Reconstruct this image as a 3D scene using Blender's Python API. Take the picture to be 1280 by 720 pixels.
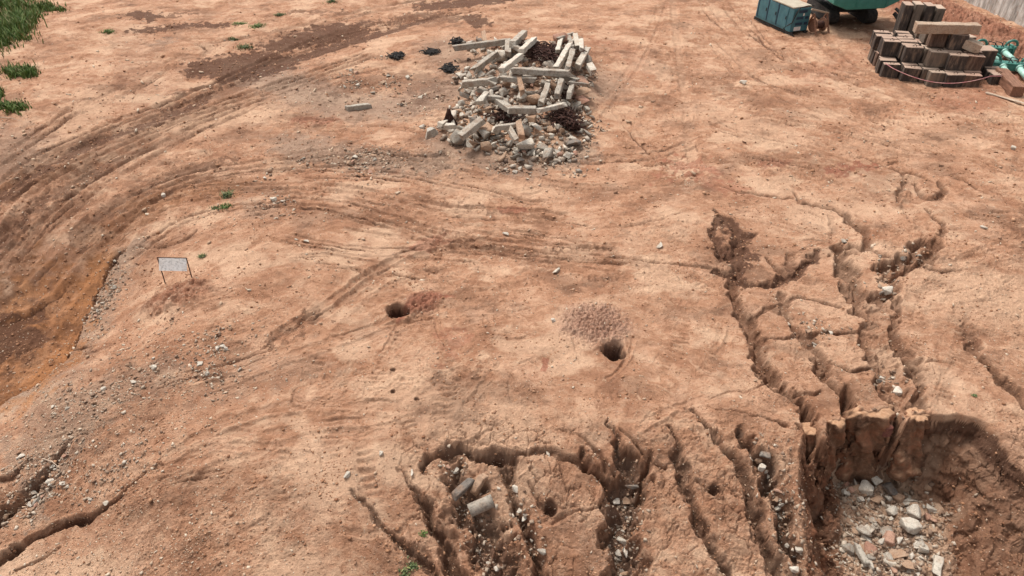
import bpy, bmesh, math, random
import numpy as np
from mathutils import Vector, Matrix, Euler
random.seed(7); rng = np.random.default_rng(7)
R = math.radians
SC = bpy.context.scene; COL = SC.collection
for o in list(bpy.data.objects): bpy.data.objects.remove(o)

# ------------------------------------------------------------------ camera, world, sun, exposure
PITCH = R(37.0); CH = 13.8; FPX = 865.0
cam = bpy.data.cameras.new('camera'); cam.sensor_width = 36; cam.lens = FPX / 1280 * 36
cam.clip_start = 0.1; cam.clip_end = 3000
camo = bpy.data.objects.new('camera', cam); COL.objects.link(camo)
camo.location = (0, 0, CH); camo.rotation_euler = (R(90) - PITCH, 0, 0); SC.camera = camo
SUN_EL, SUN_AZ = R(60), R(-38)            # azimuth from +y (away from the camera) towards +x
w = bpy.data.worlds.new('World'); SC.world = w; w.use_nodes = True
nt = w.node_tree; nt.nodes.clear()
sky = nt.nodes.new('ShaderNodeTexSky'); sky.sky_type = 'NISHITA'; sky.sun_disc = False
sky.sun_elevation = SUN_EL; sky.sun_rotation = SUN_AZ; sky.dust_density = 4; sky.air_density = 1.0
hs = nt.nodes.new('ShaderNodeHueSaturation'); hs.inputs['Saturation'].default_value = 0.12
bg = nt.nodes.new('ShaderNodeBackground'); bg.inputs['Strength'].default_value = 0.125
wo = nt.nodes.new('ShaderNodeOutputWorld')
nt.links.new(sky.outputs[0], hs.inputs['Color']); nt.links.new(hs.outputs[0], bg.inputs[0]); nt.links.new(bg.outputs[0], wo.inputs[0])
sl = bpy.data.lights.new('sun', 'SUN'); sl.energy = 1.9; sl.angle = R(16); sl.color = (1, .94, .86)
so = bpy.data.objects.new('sun', sl); COL.objects.link(so)
sd = Vector((math.sin(SUN_AZ) * math.cos(SUN_EL), math.cos(SUN_AZ) * math.cos(SUN_EL), math.sin(SUN_EL)))
so.rotation_euler = sd.to_track_quat('Z', 'Y').to_euler(); so.location = (0, 0, 60)
SC.view_settings.view_transform = 'Standard'; SC.view_settings.look = 'None'
SC.view_settings.exposure = 0.76; SC.view_settings.gamma = 1.0; SC.view_settings.use_curve_mapping = False

# ------------------------------------------------------------------ numeric helpers
cp, sp = math.cos(PITCH), math.sin(PITCH)
def raydir(px, py):
    a = (np.asarray(px, float) - 640) / FPX; b = (360 - np.asarray(py, float)) / FPX
    return a, cp + b * sp, -sp + b * cp          # x right, y forward, z up
def flat(px, py, z=0.0):
    dx, dy, dz = raydir(px, py); t = (z - CH) / dz
    return dx * t, dy * t
def scale_at(px, py):                        # photo pixels per metre at the ground point seen there
    x, y = flat(px, py); return FPX / (y * cp + CH * sp)
_tab = {}
def noise(x, y, seed=0):
    if seed not in _tab:
        r = np.random.default_rng(1000 + seed); an = r.random(256).astype(np.float32) * 2 * np.pi
        _tab[seed] = (r.permutation(256).astype(np.int32), np.cos(an), np.sin(an))
    p, ca, sa = _tab[seed]
    xi = np.floor(x).astype(np.int32); yi = np.floor(y).astype(np.int32)
    fx = (x - xi).astype(np.float32); fy = (y - yi).astype(np.float32)
    u = fx * fx * fx * (fx * (fx * 6 - 15) + 10); v = fy * fy * fy * (fy * (fy * 6 - 15) + 10)
    x0 = xi & 255; x1 = (xi + 1) & 255; y0 = yi & 255; y1 = (yi + 1) & 255
    a0 = p[x0]; a1 = p[x1]
    def g(a, yy, dx, dy):
        h = p[(a + yy) & 255]; return ca[h] * dx + sa[h] * dy
    n00 = g(a0, y0, fx, fy); n10 = g(a1, y0, fx - 1, fy); n01 = g(a0, y1, fx, fy - 1); n11 = g(a1, y1, fx - 1, fy - 1)
    a = n00 + u * (n10 - n00); b = n01 + u * (n11 - n01)
    return (a + v * (b - a)) * 1.5
def fbm(x, y, seed=0, octv=4, gain=.5):
    s = 0; a = 1; f = 1
    for k in range(octv):
        s = s + a * noise(x * f + 17.3 * k, y * f - 9.1 * k, seed + k); a *= gain; f *= 2.03
    return s
def worley(x, y, seed=0):
    r = np.random.default_rng(500 + seed); jx = r.random((256, 256)).astype(np.float32); jy = r.random((256, 256)).astype(np.float32)
    xi = np.floor(x).astype(np.int32); yi = np.floor(y).astype(np.int32)
    f1 = np.full(x.shape, 9., np.float32); f2 = np.full(x.shape, 9., np.float32); cid = np.zeros(x.shape, np.float32)
    for a in (-1, 0, 1):
        for b in (-1, 0, 1):
            cx = (xi + a) & 255; cy = (yi + b) & 255
            d = np.hypot(xi + a + jx[cx, cy] - x, yi + b + jy[cx, cy] - y).astype(np.float32)
            m = d < f1
            f2 = np.where(m, f1, np.minimum(f2, d)); cid = np.where(m, jx[cy, cx], cid); f1 = np.where(m, d, f1)
    return f1, f2, cid
def ss(a, b, x):
    t = np.clip((x - a) / (b - a), 0, 1); return t * t * (3 - 2 * t)

# ------------------------------------------------------------------ large form of the ground
lx_, ly_ = flat(np.array([0, 75, 125, 155]), np.array([500, 455, 360, 310]))
def base(x, y):
    x = np.asarray(x, float); y = np.asarray(y, float)
    z = 0.18 * np.sin(x * .21 + 1.3) * np.sin(y * .17 + .4) + .10 * np.sin(x * .5 - y * .33)
    z = z * ss(6, 16, y)
    # slope falling towards the camera at the bottom of the picture, weaker on the left
    k = .36 * ss(-5.5, -1.0, x) + .10
    d = np.maximum(0, 12.3 - y); d = np.minimum(d, 9.0)
    z = z - k * (np.sqrt(d * d + .2) - math.sqrt(.2))
    # ground falling away to the left into the orange erosion hollow
    hol = np.exp(-(((x + 14.8) / 3.6) ** 2 + ((y - 17.5) / 4.6) ** 2))
    z = z - 1.5 * hol
    # lower-left corner falls away
    z = z - .9 * ss(0, 4, -(x + 7.0) - (y - 9.5) * 1.1)
    # loose red soil bank in front of the wall, top right
    z = z + .55 * np.exp(-((x - 29.3) / 2.0) ** 2) * ss(36, 44, y) * (1 - ss(60, 66, y))
    # debris heap core
    z = z + .75 * np.exp(-(((x - 1.2) / 3.0) ** 4 + ((y - 38.5) / 5.2) ** 4))
    z = z + .35 * np.exp(-(((x - .9) / 2.8) ** 2 + ((y - 31.0) / 2.5) ** 2))
    return z
def march(px, py, hf, t0=None, far=140, n=420):
    px = np.atleast_1d(np.asarray(px, float)); py = np.atleast_1d(np.asarray(py, float))
    dx, dy, dz = raydir(px, py); L = np.sqrt(dx * dx + dy * dy + dz * dz); dx, dy, dz = dx / L, dy / L, dz / L
    tz = (2.6 - CH) / dz; tend = (-4.5 - CH) / dz
    hit = np.full(px.shape, np.nan)
    tp = tz.copy(); 
    for i in range(1, 161):
        t = tz + (tend - tz) * i / 160
        below = (CH + dz * t) < hf(dx * t, dy * t)
        new = below & np.isnan(hit)
        if new.any():
            a = tp.copy(); b = t.copy()
            for _ in range(12):
                m = (a + b) / 2; bb = (CH + dz * m) < hf(dx * m, dy * m)
                b = np.where(bb, m, b); a = np.where(bb, a, m)
            hit = np.where(new, b, hit)
        tp = t
    hit = np.where(np.isnan(hit), -CH / dz, hit)
    return dx * hit, dy * hit, CH + dz * hit
def P(pts):
    a = np.array(pts, float); x, y, z = march(a[:, 0], a[:, 1], base); return np.stack([x, y], 1)
def smooth(pts, n=6):
    p = np.asarray(pts, float)
    if len(p) < 3: return p
    q = np.vstack([2 * p[0] - p[1], p, 2 * p[-1] - p[-2]]); out = []
    for i in range(1, len(q) - 2):
        for k in range(n):
            t = k / n
            out.append(.5 * ((2 * q[i]) + (-q[i - 1] + q[i + 1]) * t + (2 * q[i - 1] - 5 * q[i] + 4 * q[i + 1] - q[i + 2]) * t * t + (-q[i - 1] + 3 * q[i] - 3 * q[i + 1] + q[i + 2]) * t ** 3))
    out.append(q[-2]); return np.array(out)

# ------------------------------------------------------------------ terrain grid (fan of rows, finer where the camera stood close)
NV = 1060; NU = 1480
vrow = np.linspace(-26, 770, NV)
yr = CH / np.tan(PITCH - np.arctan((360 - vrow) / FPX))
yfar = yr[0] * (700 / yr[0]) ** (np.linspace(0, 1, 50)[1:] ** 1.3)
ynear = yr[-1] - np.concatenate([np.linspace(.02, .6, 20), np.linspace(.7, 6, 30), np.geomspace(6.5, 60, 16)])
YR = np.concatenate([yfar[::-1], yr, ynear])[::-1].astype(np.float64)   # ascending
uc = np.linspace(-1.12, 1.12, NU); ue = 1.12 + np.geomspace(.01, 14, 34)
U = np.concatenate([-ue[::-1], uc, ue])
def halfw(y): return (np.maximum(y, 4.0) * cp + CH * sp) * 640 / FPX
X = (U[None, :] * halfw(YR)[:, None]).astype(np.float32); Y = np.repeat(YR[:, None], len(U), 1).astype(np.float32)
SH = X.shape
x = X.ravel(); y = Y.ravel(); N = x.size
Z = base(x, y).astype(np.float32)
wx1 = fbm(x * 1.9, y * 1.9, 3, 4, .58); wy1 = fbm(x * 1.9 + 40, y * 1.9, 9, 4, .58)
ws1 = fbm(x * 1.3, y * 1.3, 13, 2); ws2 = fbm(x * 1.3 + 30, y * 1.3, 15, 2)
wj = fbm(x * 4.5, y * 4.5, 17, 3, .7)   # ragged warp
wet_shade = np.zeros(N, np.float32); red = np.zeros(N, np.float32); ora = np.zeros(N, np.float32)  # first mask holds moist soil and painted shade
gry = np.zeros(N, np.float32); pal = np.zeros(N, np.float32); raw = np.zeros(N, np.float32)
core = (y > 5) & (y < 75) & (np.abs(x) < 60)

def polydist(xx, yy, pts, wid=None):
    """distance, along-length, signed side and interpolated width to an open polyline"""
    best = np.full(xx.shape, 1e9, np.float32); S = np.zeros_like(best); SG = np.zeros_like(best); T = np.zeros_like(best)
    s0 = 0
    for i in range(len(pts) - 1):
        a, b = pts[i], pts[i + 1]; e = b - a; L = math.hypot(*e)
        if L < 1e-6: continue
        px_, py_ = xx - a[0], yy - a[1]
        t = np.clip((px_ * e[0] + py_ * e[1]) / (L * L), 0, 1)
        qx = px_ - t * e[0]; qy = py_ - t * e[1]; d = np.sqrt(qx * qx + qy * qy)
        m = d < best
        best = np.where(m, d, best); S = np.where(m, s0 + t * L, S)
        SG = np.where(m, np.sign(e[0] * py_ - e[1] * px_), SG); T = np.where(m, i + t, T); s0 += L
    return best, S, SG, T
def near(pts, r):
    lo = pts.min(0) - r; hi = pts.max(0) + r
    return np.nonzero(core & (x > lo[0]) & (x < hi[0]) & (y > lo[1]) & (y < hi[1]))[0]

def gully(px, wd, dp_, warp=.5, wall=.42, wetness=.54, rub=0.0, n=5):
    """px: photo points on the ground; wd: half widths in photo px; dp: depths in metres"""
    k_ = 1.0 if wall < .35 else .66
    dp = [v * (k_ if px[0][1] > 480 else 1) for v in dp_]
    if px[0][1] < 500 and px[0][0] > 885 and px[0][1] > 215 and wall < .65 and warp >= .4: wd = [v * 1.45 for v in wd]; wall = .55
    elif px[0][1] > 480 and px[0][0] > 430 and wall >= .35: wd = [v * 1.08 + .2 for v in wd]; wall = max(wall * .8, .36)
    elif px[0][0] < 0: wd = [v * .72 for v in wd]
    w = P(px); sc = np.array([scale_at(*p) for p in px])
    m = np.interp(np.arange((len(px) - 1) * n + 1) / n, np.arange(len(px)), np.asarray(wd, float) / sc)
    dd = np.interp(np.arange((len(px) - 1) * n + 1) / n, np.arange(len(px)), dp)
    s = smooth(w, n) if len(w) > 2 else w
    if len(w) == 2: m = m[[0, -1]]; dd = dd[[0, -1]]
    I = near(s, m.max() * 2 + .6); xx, yy = x[I], y[I]
    amp = np.clip(m.mean() * warp * 1.7, .05, .24)
    d, S, sg, T = polydist(xx + wx1[I] * amp, yy + wy1[I] * amp, s)
    k = np.arange(len(m)); ww = np.interp(T, k, m); D = np.interp(T, k, dd)
    ww = ww * (1 + .45 * noise(S * 1.7, sg * 3.1, 21) + .35 * noise(S * 5, sg * 3.1, 22))
    q = d / np.maximum(ww, .012)
    q2 = q * (1 + .5 * noise(S * 2.3 + 7, sg * 1.7, 23)) + .18 * wj[I]
    c = D * (.40 * (1 - ss(1 - wall * .5, 1.02, q)) + .60 * (1 - ss(.30, .30 + wall * .75, q2)) - .06 * np.clip(q, 0, 1))
    # small lip
    Z[I] += (.035 * D * np.exp(-((q - 1.25) / .25) ** 2)).astype(np.float32)
    carve[I] = np.maximum(carve[I], c)
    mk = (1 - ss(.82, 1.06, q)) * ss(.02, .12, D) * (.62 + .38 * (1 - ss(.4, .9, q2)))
    wet_shade[I] = np.maximum(wet_shade[I], mk * wetness)
    if rub: gry[I] = np.maximum(gry[I], (1 - ss(.3, .75, q)) * rub)
carve = np.zeros(N, np.float32)

# ------- wheel and crawler ruts
ESG = 1.0
def track(px, off=(0,), hw=.2, depth=.06, berm=.4, tread=0, damp_shade=0.3, tone=0, n=6):
    s = smooth(P(px), n); mo = max(abs(o) for o in off)
    I = near(s, mo + hw * 3 + .4)
    a = .05; d, S, sg, T = polydist(x[I] + wx1[I] * a, y[I] + wy1[I] * a, s); sd_ = d * sg
    end = ss(0, .8, S) * ss(0, .8, S.max() - S)
    for o in off:
        q = np.abs(sd_ - o) / hw
        g = end * (.55 + .6 * noise(S * .45 + o * 3, sd_ * 0 + o, 31))
        g = np.clip(g * 1.15, .2, 1.3)
        Z[I] -= (g * depth * (1 - ss(.55, 1.05, q))).astype(np.float32)
        Z[I] += (g * depth * berm * np.exp(-((q - 1.35) / .28) ** 2)).astype(np.float32)
        inc = np.exp(-(((sd_ - o) * ESG - hw * 1.02) / .035) ** 2) * ss(.0, .45, noise(S * .9 + o * 5, sd_ * .3, 38)) * end
        Z[I] -= (inc * min(.11, depth * 1.1)).astype(np.float32); wet_shade[I] = np.maximum(wet_shade[I], inc * min(.85, depth * 9))  # rut edge line also darkened in colour, painting its shaded side
        if tread:
            tr = np.sin(S * 2 * np.pi / .22 + 1.2 * noise(S * 1.1, sd_ * 2, 33)) * (1 - ss(.7, 1, q)) * g
            tr = tr * ss(-.25, .35, noise(x[I] * .9, y[I] * .9, 34))
            Z[I] += (tr * tread).astype(np.float32)
        if damp_shade: wet_shade[I] = np.maximum(wet_shade[I], damp_shade * g * (1 - ss(.5, 1.2, q + .5 * wx1[I])))  # damp soil along the rut, deepened to paint in the shade of its sides
        if tone: pal[I] = np.maximum(pal[I], tone * g * (1 - ss(.6, 1.2, q + .3 * wy1[I])))
        # fine scraped lines along the run
        Z[I] += (.006 * noise(S * .5, sd_ * 16, 36) * (1 - ss(.9, 1.4, q))).astype(np.float32)
TR = [
 ([(0,242),(60,196),(130,165),(250,118),(380,60),(480,32),(600,10)], (-.55,0,.6), .19, .19, 0, .7),
 ([(0,300),(60,232),(140,190),(230,152),(340,112),(470,66)], (-.5,.1,.7), .20, .19, 0, .6),
 ([(20,330),(90,255),(150,215),(240,165),(350,120)], (-.3,.4), .17, .17, 0, .5),
 ([(100,312),(150,272),(220,232),(300,212),(420,203),(560,205)], (-.35,.15,.6), .12, .09, 0, .45),
 ([(110,320),(180,268),(260,240),(400,237),(540,262),(660,270),(720,276)], (-.5,0,.45), .13, .08, 0, .35),
 ([(300,268),(380,256),(480,277),(560,301),(660,312),(780,322)], (-.4,0,.5), .09, .08, 0, .45),
 ([(420,285),(520,300),(600,318),(700,330),(790,345)], (0,.55), .1, .06, 0, .25),
 ([(330,430),(400,390),(470,340),(540,310),(620,302)], (-.25,.15), .14, .09, .02, .3),
 ([(250,500),(330,470),(390,450),(440,430),(520,400),(560,380)], (0,.5), .13, .05, 0, .15),
 ([(470,640),(455,560),(462,500),(495,430),(560,380),(680,352),(800,348)], (0,1.9), .24, .04, .042, .1),
 ([(520,560),(505,500),(520,455),(580,410),(690,385)], (0,), .22, .03, .042, .08),
 ([(620,540),(600,480),(625,430),(660,400)], (0,), .2, .03, .02, .08),
 ([(870,480),(900,440),(905,400),(880,360),(840,340)], (0,), .22, .03, .022, .08),
 ([(1130,480),(1150,420),(1160,370),(1200,330),(1280,300)], (0,), .26, .035, .045, .12),
 ([(1180,500),(1205,440),(1215,400),(1280,350)], (0,1.6), .26, .035, .045, .12),
 ([(840,-10),(848,60),(858,130),(866,200),(892,238)], (0,), .28, .06, 0, 0),
 ([(830,-10),(800,60),(760,120),(700,180)], (0,.5), .12, .04, 0, .12),
 ([(880,40),(950,100),(1050,130),(1200,190),(1285,232)], (-.4,.3), .14, .07, 0, .25),
 ([(900,-5),(925,30),(975,65),(1050,100),(1120,125),(1285,170)], (-.3,.4), .13, .06, 0, .25),
 ([(870,-5),(890,25),(930,60),(1000,120),(1100,170)], (0,.5), .1, .05, 0, .25),
 ([(880,190),(960,205),(1010,215),(1060,235)], (0,), .07, .05, 0, .25),
 ([(700,212),(760,200),(830,210),(870,215)], (0,.4), .1, .04, 0, .15),
 ([(560,210),(640,225),(740,240),(840,232),(900,222)], (0,.55), .12, .05, 0, .2),
 ([(640,260),(720,285),(800,280),(870,262)], (0,), .1, .05, 0, .2),
 ([(330,150),(400,160),(480,158),(560,172)], (0,.8), .14, .06, 0, .25),
 ([(330,205),(420,190),(500,195),(580,208),(660,212)], (0,.5), .12, .05, 0, .25),
 ([(200,600),(260,560),(330,560),(400,545),(470,540)], (0,.45), .13, .05, 0, .15),
 ([(230,640),(260,590),(330,570),(420,575)], (0,), .16, .05, .015, .12),
 ([(330,560),(380,600),(400,660),(420,720)], (0,.6), .2, .03, .018, .08),
 ([(1080,140),(1150,150),(1240,145),(1285,140)], (-.7,0,.7), .25, .03, .085, .16),
 ([(1060,112),(1120,132),(1200,150),(1285,160)], (0,), .25, .03, .05, .1),
 ([(1180,520),(1210,470),(1280,440)], (0,), .25, .03, .025, .05),
 ([(700,500),(760,495),(830,500),(870,510)], (0,), .2, .02, .02, .08),
 ([(1130,420),(1180,405),(1285,400)], (0,.7), .2, .03, 0, .1),
 ([(1100,300),(1180,330),(1285,290)], (0,), .2, .03, .02, .1),
]
TR += [
 ([(130,300),(190,258),(260,228),(350,214),(450,216),(560,232),(640,250)], (0,.3), .07, .09, 0, .5),
 ([(160,330),(230,280),(300,262),(400,262),(500,288),(620,312),(720,326),(800,330)], (0,.35), .07, .08, 0, .45),
 ([(340,300),(430,318),(520,322),(620,330)], (0,.5), .07, .06, 0, .35),
 ([(640,195),(740,205),(830,196),(890,175)], (0,.6), .08, .06, 0, .25),
 ([(760,130),(800,180),(840,215),(880,235)], (0,.4), .08, .05, 0, .2),
 ([(870,150),(930,170),(1010,190),(1080,210),(1140,200)], (0,.4), .08, .06, 0, .25),
 ([(1000,20),(1040,70),(1110,110),(1200,125)], (0,.7), .2, .06, .03, .3),
 ([(1180,250),(1220,270),(1285,275)], (0,.4), .1, .05, 0, .2),
 ([(1140,330),(1190,340),(1285,325)], (0,.6), .14, .05, 0, .2),
 ([(280,690),(340,650),(350,600),(320,570)], (0,.6), .2, .05, .02, .15),
 ([(250,560),(330,530),(420,520),(500,530)], (0,.5), .2, .05, 0, .18),
 ([(-20,262),(50,215),(120,178),(200,150),(290,112),(350,80)], (0,), .75, .07, 0, .80),
 ([(-20,320),(40,262),(110,222),(170,190),(240,165)], (0,), .55, .09, 0, .72),
 ([(90,300),(150,255),(210,222),(270,205)], (0,), .38, .07, 0, .62),
 ([(330,95),(390,70),(470,45),(540,25)], (0,), .5, .06, 0, .75),
 ([(210,42),(260,60),(240,75)], (0,), .3, .04, 0, .4),
 ([(250,225),(330,228),(420,222)], (0,), .3, .05, 0, .35),
 ([(560,300),(640,318),(720,330)], (0,), .28, .05, 0, .42),
 ([(170,620),(240,600),(330,585)], (0,), .22, .05, 0, .3),
 ([(210,480),(300,455),(380,430)], (0,), .25, .05, 0, .3),
 ([(640,470),(700,440),(720,400)], (0,), .3, .03, .04, .12),
 ([(420,600),(415,540),(425,490),(455,440)], (0,), .3, .03, .022, .14),
 ([(560,560),(555,510),(570,470),(610,430)], (0,), .3, .03, .045, .12),
 ([(1170,540),(1180,480),(1190,420),(1220,370)], (0,1.4), .3, .035, .045, .14),
 ([(820,470),(850,430),(850,390),(830,360)], (0,), .3, .03, .04, .1),
 ([(-10,420),(60,380),(110,330),(160,280)], (0,.8), .3, .08, 0, .3),
 ([(330,330),(400,325),(470,335),(560,350)], (-.3,.3), .08, .05, 0, .3),
 ([(560,282),(640,292),(720,306),(760,312)], (-.2,.25), .09, .06, 0, .5),
 ([(620,238),(660,250),(700,252)], (0,), .1, .06, 0, .4),
 ([(980,60),(1040,90),(1100,100)], (-.6,0,.6), .14, .06, 0, .35),
 ([(900,60),(930,95),(990,130),(1040,150)], (-.4,.4), .14, .06, 0, .35),
 ([(950,150),(1020,160),(1100,178),(1180,200)], (0,.4), .1, .06, 0, .3),
 ([(940,30),(960,55),(1000,85)], (-.3,.2), .12, .07, 0, .4),
 ([(230,60),(330,45),(430,20),(560,-5)], (-.6,.3), .3, .08, 0, .5),
 ([(250,150),(340,120),(430,95),(520,80)], (0,.6), .12, .06, 0, .3),
 ([(-10,215),(50,175),(110,130)], (0,.6), .16, .13, 0, .5),
 ([(0,345),(60,280),(120,235)], (0,.5), .14, .14, 0, .5),
 ([(60,160),(150,120),(240,70)], (0,.7), .15, .05, 0, .3),
]
for t in TR:
    track(t[0], t[1], t[2], t[3], .45, t[4], t[5], tone=.0 if t[5] else .45)
# random faint scrapes that follow the general sweep of the machines
for k in range(70):
    px0 = rng.uniform(-20, 1280); py0 = rng.uniform(10, 700)
    ang = (-32 if px0 < 350 else -6 if px0 < 800 else 12) + rng.normal(0, 13)
    if py0 > 430 and 430 < px0 < 900: ang = rng.uniform(-110, -30)
    L = rng.uniform(40, 150) * (1 if py0 > 250 else .7)
    c, s_ = math.cos(R(ang)), math.sin(R(ang)); b = rng.uniform(-.25, .25)
    pts = [(px0 + c * L * t - s_ * L * b * t * (1 - t) * 2, py0 + s_ * L * .6 * t + c * L * b * t * (1 - t) * 2) for t in (0, .33, .66, 1)]
    track(pts, (0,) if k % 2 else (0, .3), rng.uniform(.05, .12), rng.uniform(.02, .05), .6, 0, rng.uniform(.0, .22), n=4)

# ------- gullies (photo points, half width px, depth m)
G = gully
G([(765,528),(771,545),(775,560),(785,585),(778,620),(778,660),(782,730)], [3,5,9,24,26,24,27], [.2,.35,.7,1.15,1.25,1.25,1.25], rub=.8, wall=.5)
G([(735,580),(752,592),(775,612)], [9,15,16], [.6,.95,1.1])
G([(808,566),(806,590),(800,620)], [6,12,12], [.6,1.0,1.1])
G([(712,540),(735,552),(752,572),(758,585)], [1,2,3,5], [.05,.12,.25,.5])
G([(776,535),(800,560),(812,575),(835,585)], [2,3,3,2], [.15,.25,.3,.2])
G([(835,528),(846,550),(850,575),(856,605),(864,628),(876,655),(890,682),(902,706),(912,730)], [3,6,9,8,6,9,10,9,10], [.2,.4,.55,.6,.5,.6,.6,.6,.6], rub=.35)
G([(856,508),(880,530),(905,555),(922,578),(936,604),(942,630),(948,660),(962,692),(980,730)], [2,4,5,8,9,10,9,10,11], [.12,.3,.4,.6,.7,.7,.75,.8,.8], rub=.3)
G([(895,512),(935,518),(965,526),(985,532)], [1.5,2,2,4], [.08,.12,.15,.4])
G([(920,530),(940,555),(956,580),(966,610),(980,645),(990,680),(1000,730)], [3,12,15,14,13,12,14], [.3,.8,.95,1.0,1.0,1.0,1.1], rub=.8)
G([(498,583),(508,600),(516,612),(532,632),(545,658),(556,682),(566,706),(574,730)], [2,2.5,4,9,11,12,13,14], [.1,.2,.3,.7,.8,.85,.9,.9], rub=.3)
G([(438,614),(452,628),(468,645),(488,664),(505,680),(528,698),(548,728)], [2.5,3,4,5,8,9,9], [.12,.2,.22,.3,.45,.5,.5], rub=.4)
G([(530,590),(536,576),(550,566),(575,563),(598,568),(612,574),(628,572)], [3,6,8,9,7,11,9], [.2,.45,.5,.55,.45,.7,.5], rub=.5)
G([(628,572),(650,567),(680,565),(700,568),(722,576),(738,586)], [6,4,4,5,5,6], [.4,.25,.25,.3,.35,.5])
G([(634,575),(640,600),(646,625),(654,650),(664,680),(672,705),(676,730)], [9,8,8,9,11,11,11], [.5,.55,.6,.65,.7,.75,.75], rub=.35)
G([(572,590),(574,612),(576,640),(590,662),(606,690),(620,730)], [14,13,16,16,18,18], [.42,.5,.6,.6,.62,.62], rub=.55)
G([(592,612),(600,640),(622,672),(635,700),(640,730)], [12,16,17,16,15], [.4,.6,.65,.6,.6], rub=.4)
G([(698,574),(703,592),(708,606)], [1.5,2,1], [.12,.15,.1])
G([(660,600),(668,622),(685,636),(688,640)], [2,2,7,5], [.12,.15,.3,.2])
G([(690,655),(700,645),(725,637),(755,634)], [1,1.5,1.5,1.5], [.08,.1,.12,.15])
G([(870,600),(885,612),(900,614)], [2,4,5], [.1,.18,.2])
# right-hand network
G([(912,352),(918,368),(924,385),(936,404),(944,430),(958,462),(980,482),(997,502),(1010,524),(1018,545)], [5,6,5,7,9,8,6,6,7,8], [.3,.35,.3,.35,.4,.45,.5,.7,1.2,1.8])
G([(978,368),(984,392),(994,412),(1008,425),(1022,442),(1028,465),(1046,484),(1060,500)], [3,4,5,9,6,5,6,7], [.15,.2,.25,.3,.3,.35,.5,1.0])
G([(940,424),(975,424),(1005,420),(1040,416),(1078,417)], [1.5,2,5,2.5,2], [.1,.12,.22,.2,.15])
G([(1082,405),(1080,425),(1092,455),(1098,480),(1110,500)], [4,4,4,4,5], [.2,.25,.25,.25,.3])
G([(1122,372),(1120,400),(1116,415),(1128,438),(1140,455),(1146,470)], [4,4,6,7,8,7], [.2,.25,.35,.45,.5,.3])
G([(1100,385),(1098,430),(1115,470),(1130,505)], [18,17,20,22], [.16,.2,.26,.35], wall=.7, wetness=.25)
G([(1150,470),(1152,490),(1150,508)], [5,5,6], [.2,.25,.4])
G([(990,240),(1002,252),(1022,257),(1045,262),(1062,274),(1078,287),(1086,302),(1082,312)], [1.5,2.5,3,3.5,5,5.5,5,4], [.1,.18,.22,.26,.34,.36,.34,.2])
G([(1000,262),(1020,268),(1034,275)], [1,1.5,1], [.05,.08,.05])
G([(1064,195),(1085,198),(1105,206),(1125,214),(1140,216),(1158,222)], [1.5,2,2,3,3,2], [.1,.14,.16,.2,.2,.12])
G([(1128,216),(1132,228),(1124,242),(1122,252)], [3,3,3,2], [.15,.2,.2,.15], wetness=.5)
G([(1146,228),(1150,240),(1160,249),(1174,246),(1180,234),(1176,226)], [2.5,3,3,4,4,3], [.2,.22,.24,.26,.26,.25])
G([(1190,220),(1206,226),(1222,236),(1236,242)], [2,3,3,1], [.1,.15,.16,.1])
G([(1136,222),(1142,245),(1136,262),(1160,290)], [9,9,10,12], [.08,.1,.1,.1], wall=.8, wetness=.15)
G([(1156,262),(1168,272),(1180,280),(1176,295)], [2,3,3,3], [.15,.2,.2,.15])
G([(1168,302),(1150,306),(1136,318),(1118,330),(1100,338)], [7,6,6,6,6], [.35,.4,.42,.42,.4])
G([(1172,306),(1164,320),(1146,328),(1128,340),(1108,348)], [6,7,5,4,6], [.3,.35,.32,.3,.36])
G([(1078,312),(1062,305),(1052,318),(1060,345),(1072,362),(1086,372),(1100,372),(1112,362),(1122,350)], [4,4,9,10,8,8,7,7,7], [.3,.3,.42,.42,.38,.34,.3,.28,.25])
G([(1056,352),(1064,372),(1076,390),(1084,400)], [5,8,9,5], [.2,.26,.26,.2])
G([(1038,270),(1042,285),(1038,298)], [3,4,3], [.06,.08,.06], wetness=.5)
G([(890,262),(905,272),(918,290),(922,310),(918,330),(925,345)], [5,8,11,10,9,9], [.1,.16,.22,.26,.26,.26], wetness=1, wall=.7)
G([(898,278),(892,292),(900,310),(905,322)], [3,5,8,8], [.1,.15,.2,.2], wetness=1)
G([(918,300),(935,296),(950,292)], [6,4,2], [.15,.12,.06], wetness=.9)
G([(895,340),(915,345),(940,356),(965,355),(985,345),(1000,335),(1015,325),(1020,312)], [4,8,6,5,6,6,4,4], [.12,.25,.28,.24,.26,.24,.2,.1], wetness=.9)
G([(958,322),(970,334),(985,342)], [3,4,5], [.1,.18,.2])
G([(988,318),(990,330),(1000,336)], [5,5,5], [.1,.12,.2], wetness=.5)
G([(768,322),(800,325),(840,330),(880,333),(912,340)], [2,2,2,2.5,3], [.07,.09,.09,.1,.14])
G([(958,385),(945,395),(938,404)], [2,2,2], [.12,.14,.14])
G([(895,232),(925,240),(955,245),(990,248)], [2,2,2,2], [.06,.1,.1,.1])
G([(1206,404),(1214,424),(1220,442),(1232,455),(1248,468),(1262,482),(1275,494),(1295,512)], [4,7,5,5,7,8,8,8], [.08,.14,.24,.3,.34,.38,.4,.4])
G([(1108,425),(1112,432)], [1, 1], [.02,.02])
G([(930,400),(950,392),(975,380),(1000,372),(1030,378),(1055,385)], [1.5,2,1.5,2,2,2], [.1,.12,.1,.1,.12,.12])
G([(1030,450),(1060,462),(1085,460),(1100,465)], [2,3,3,2], [.12,.16,.16,.12])
G([(955,478),(975,492),(1000,492),(1030,490)], [3,4,3,2], [.2,.25,.22,.15])
G([(1080,300),(1100,318),(1120,325)], [2,3,2], [.08,.12,.1])
G([(1000,300),(1020,300),(1040,302)], [1,2,1], [.06,.08,.06])
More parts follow.
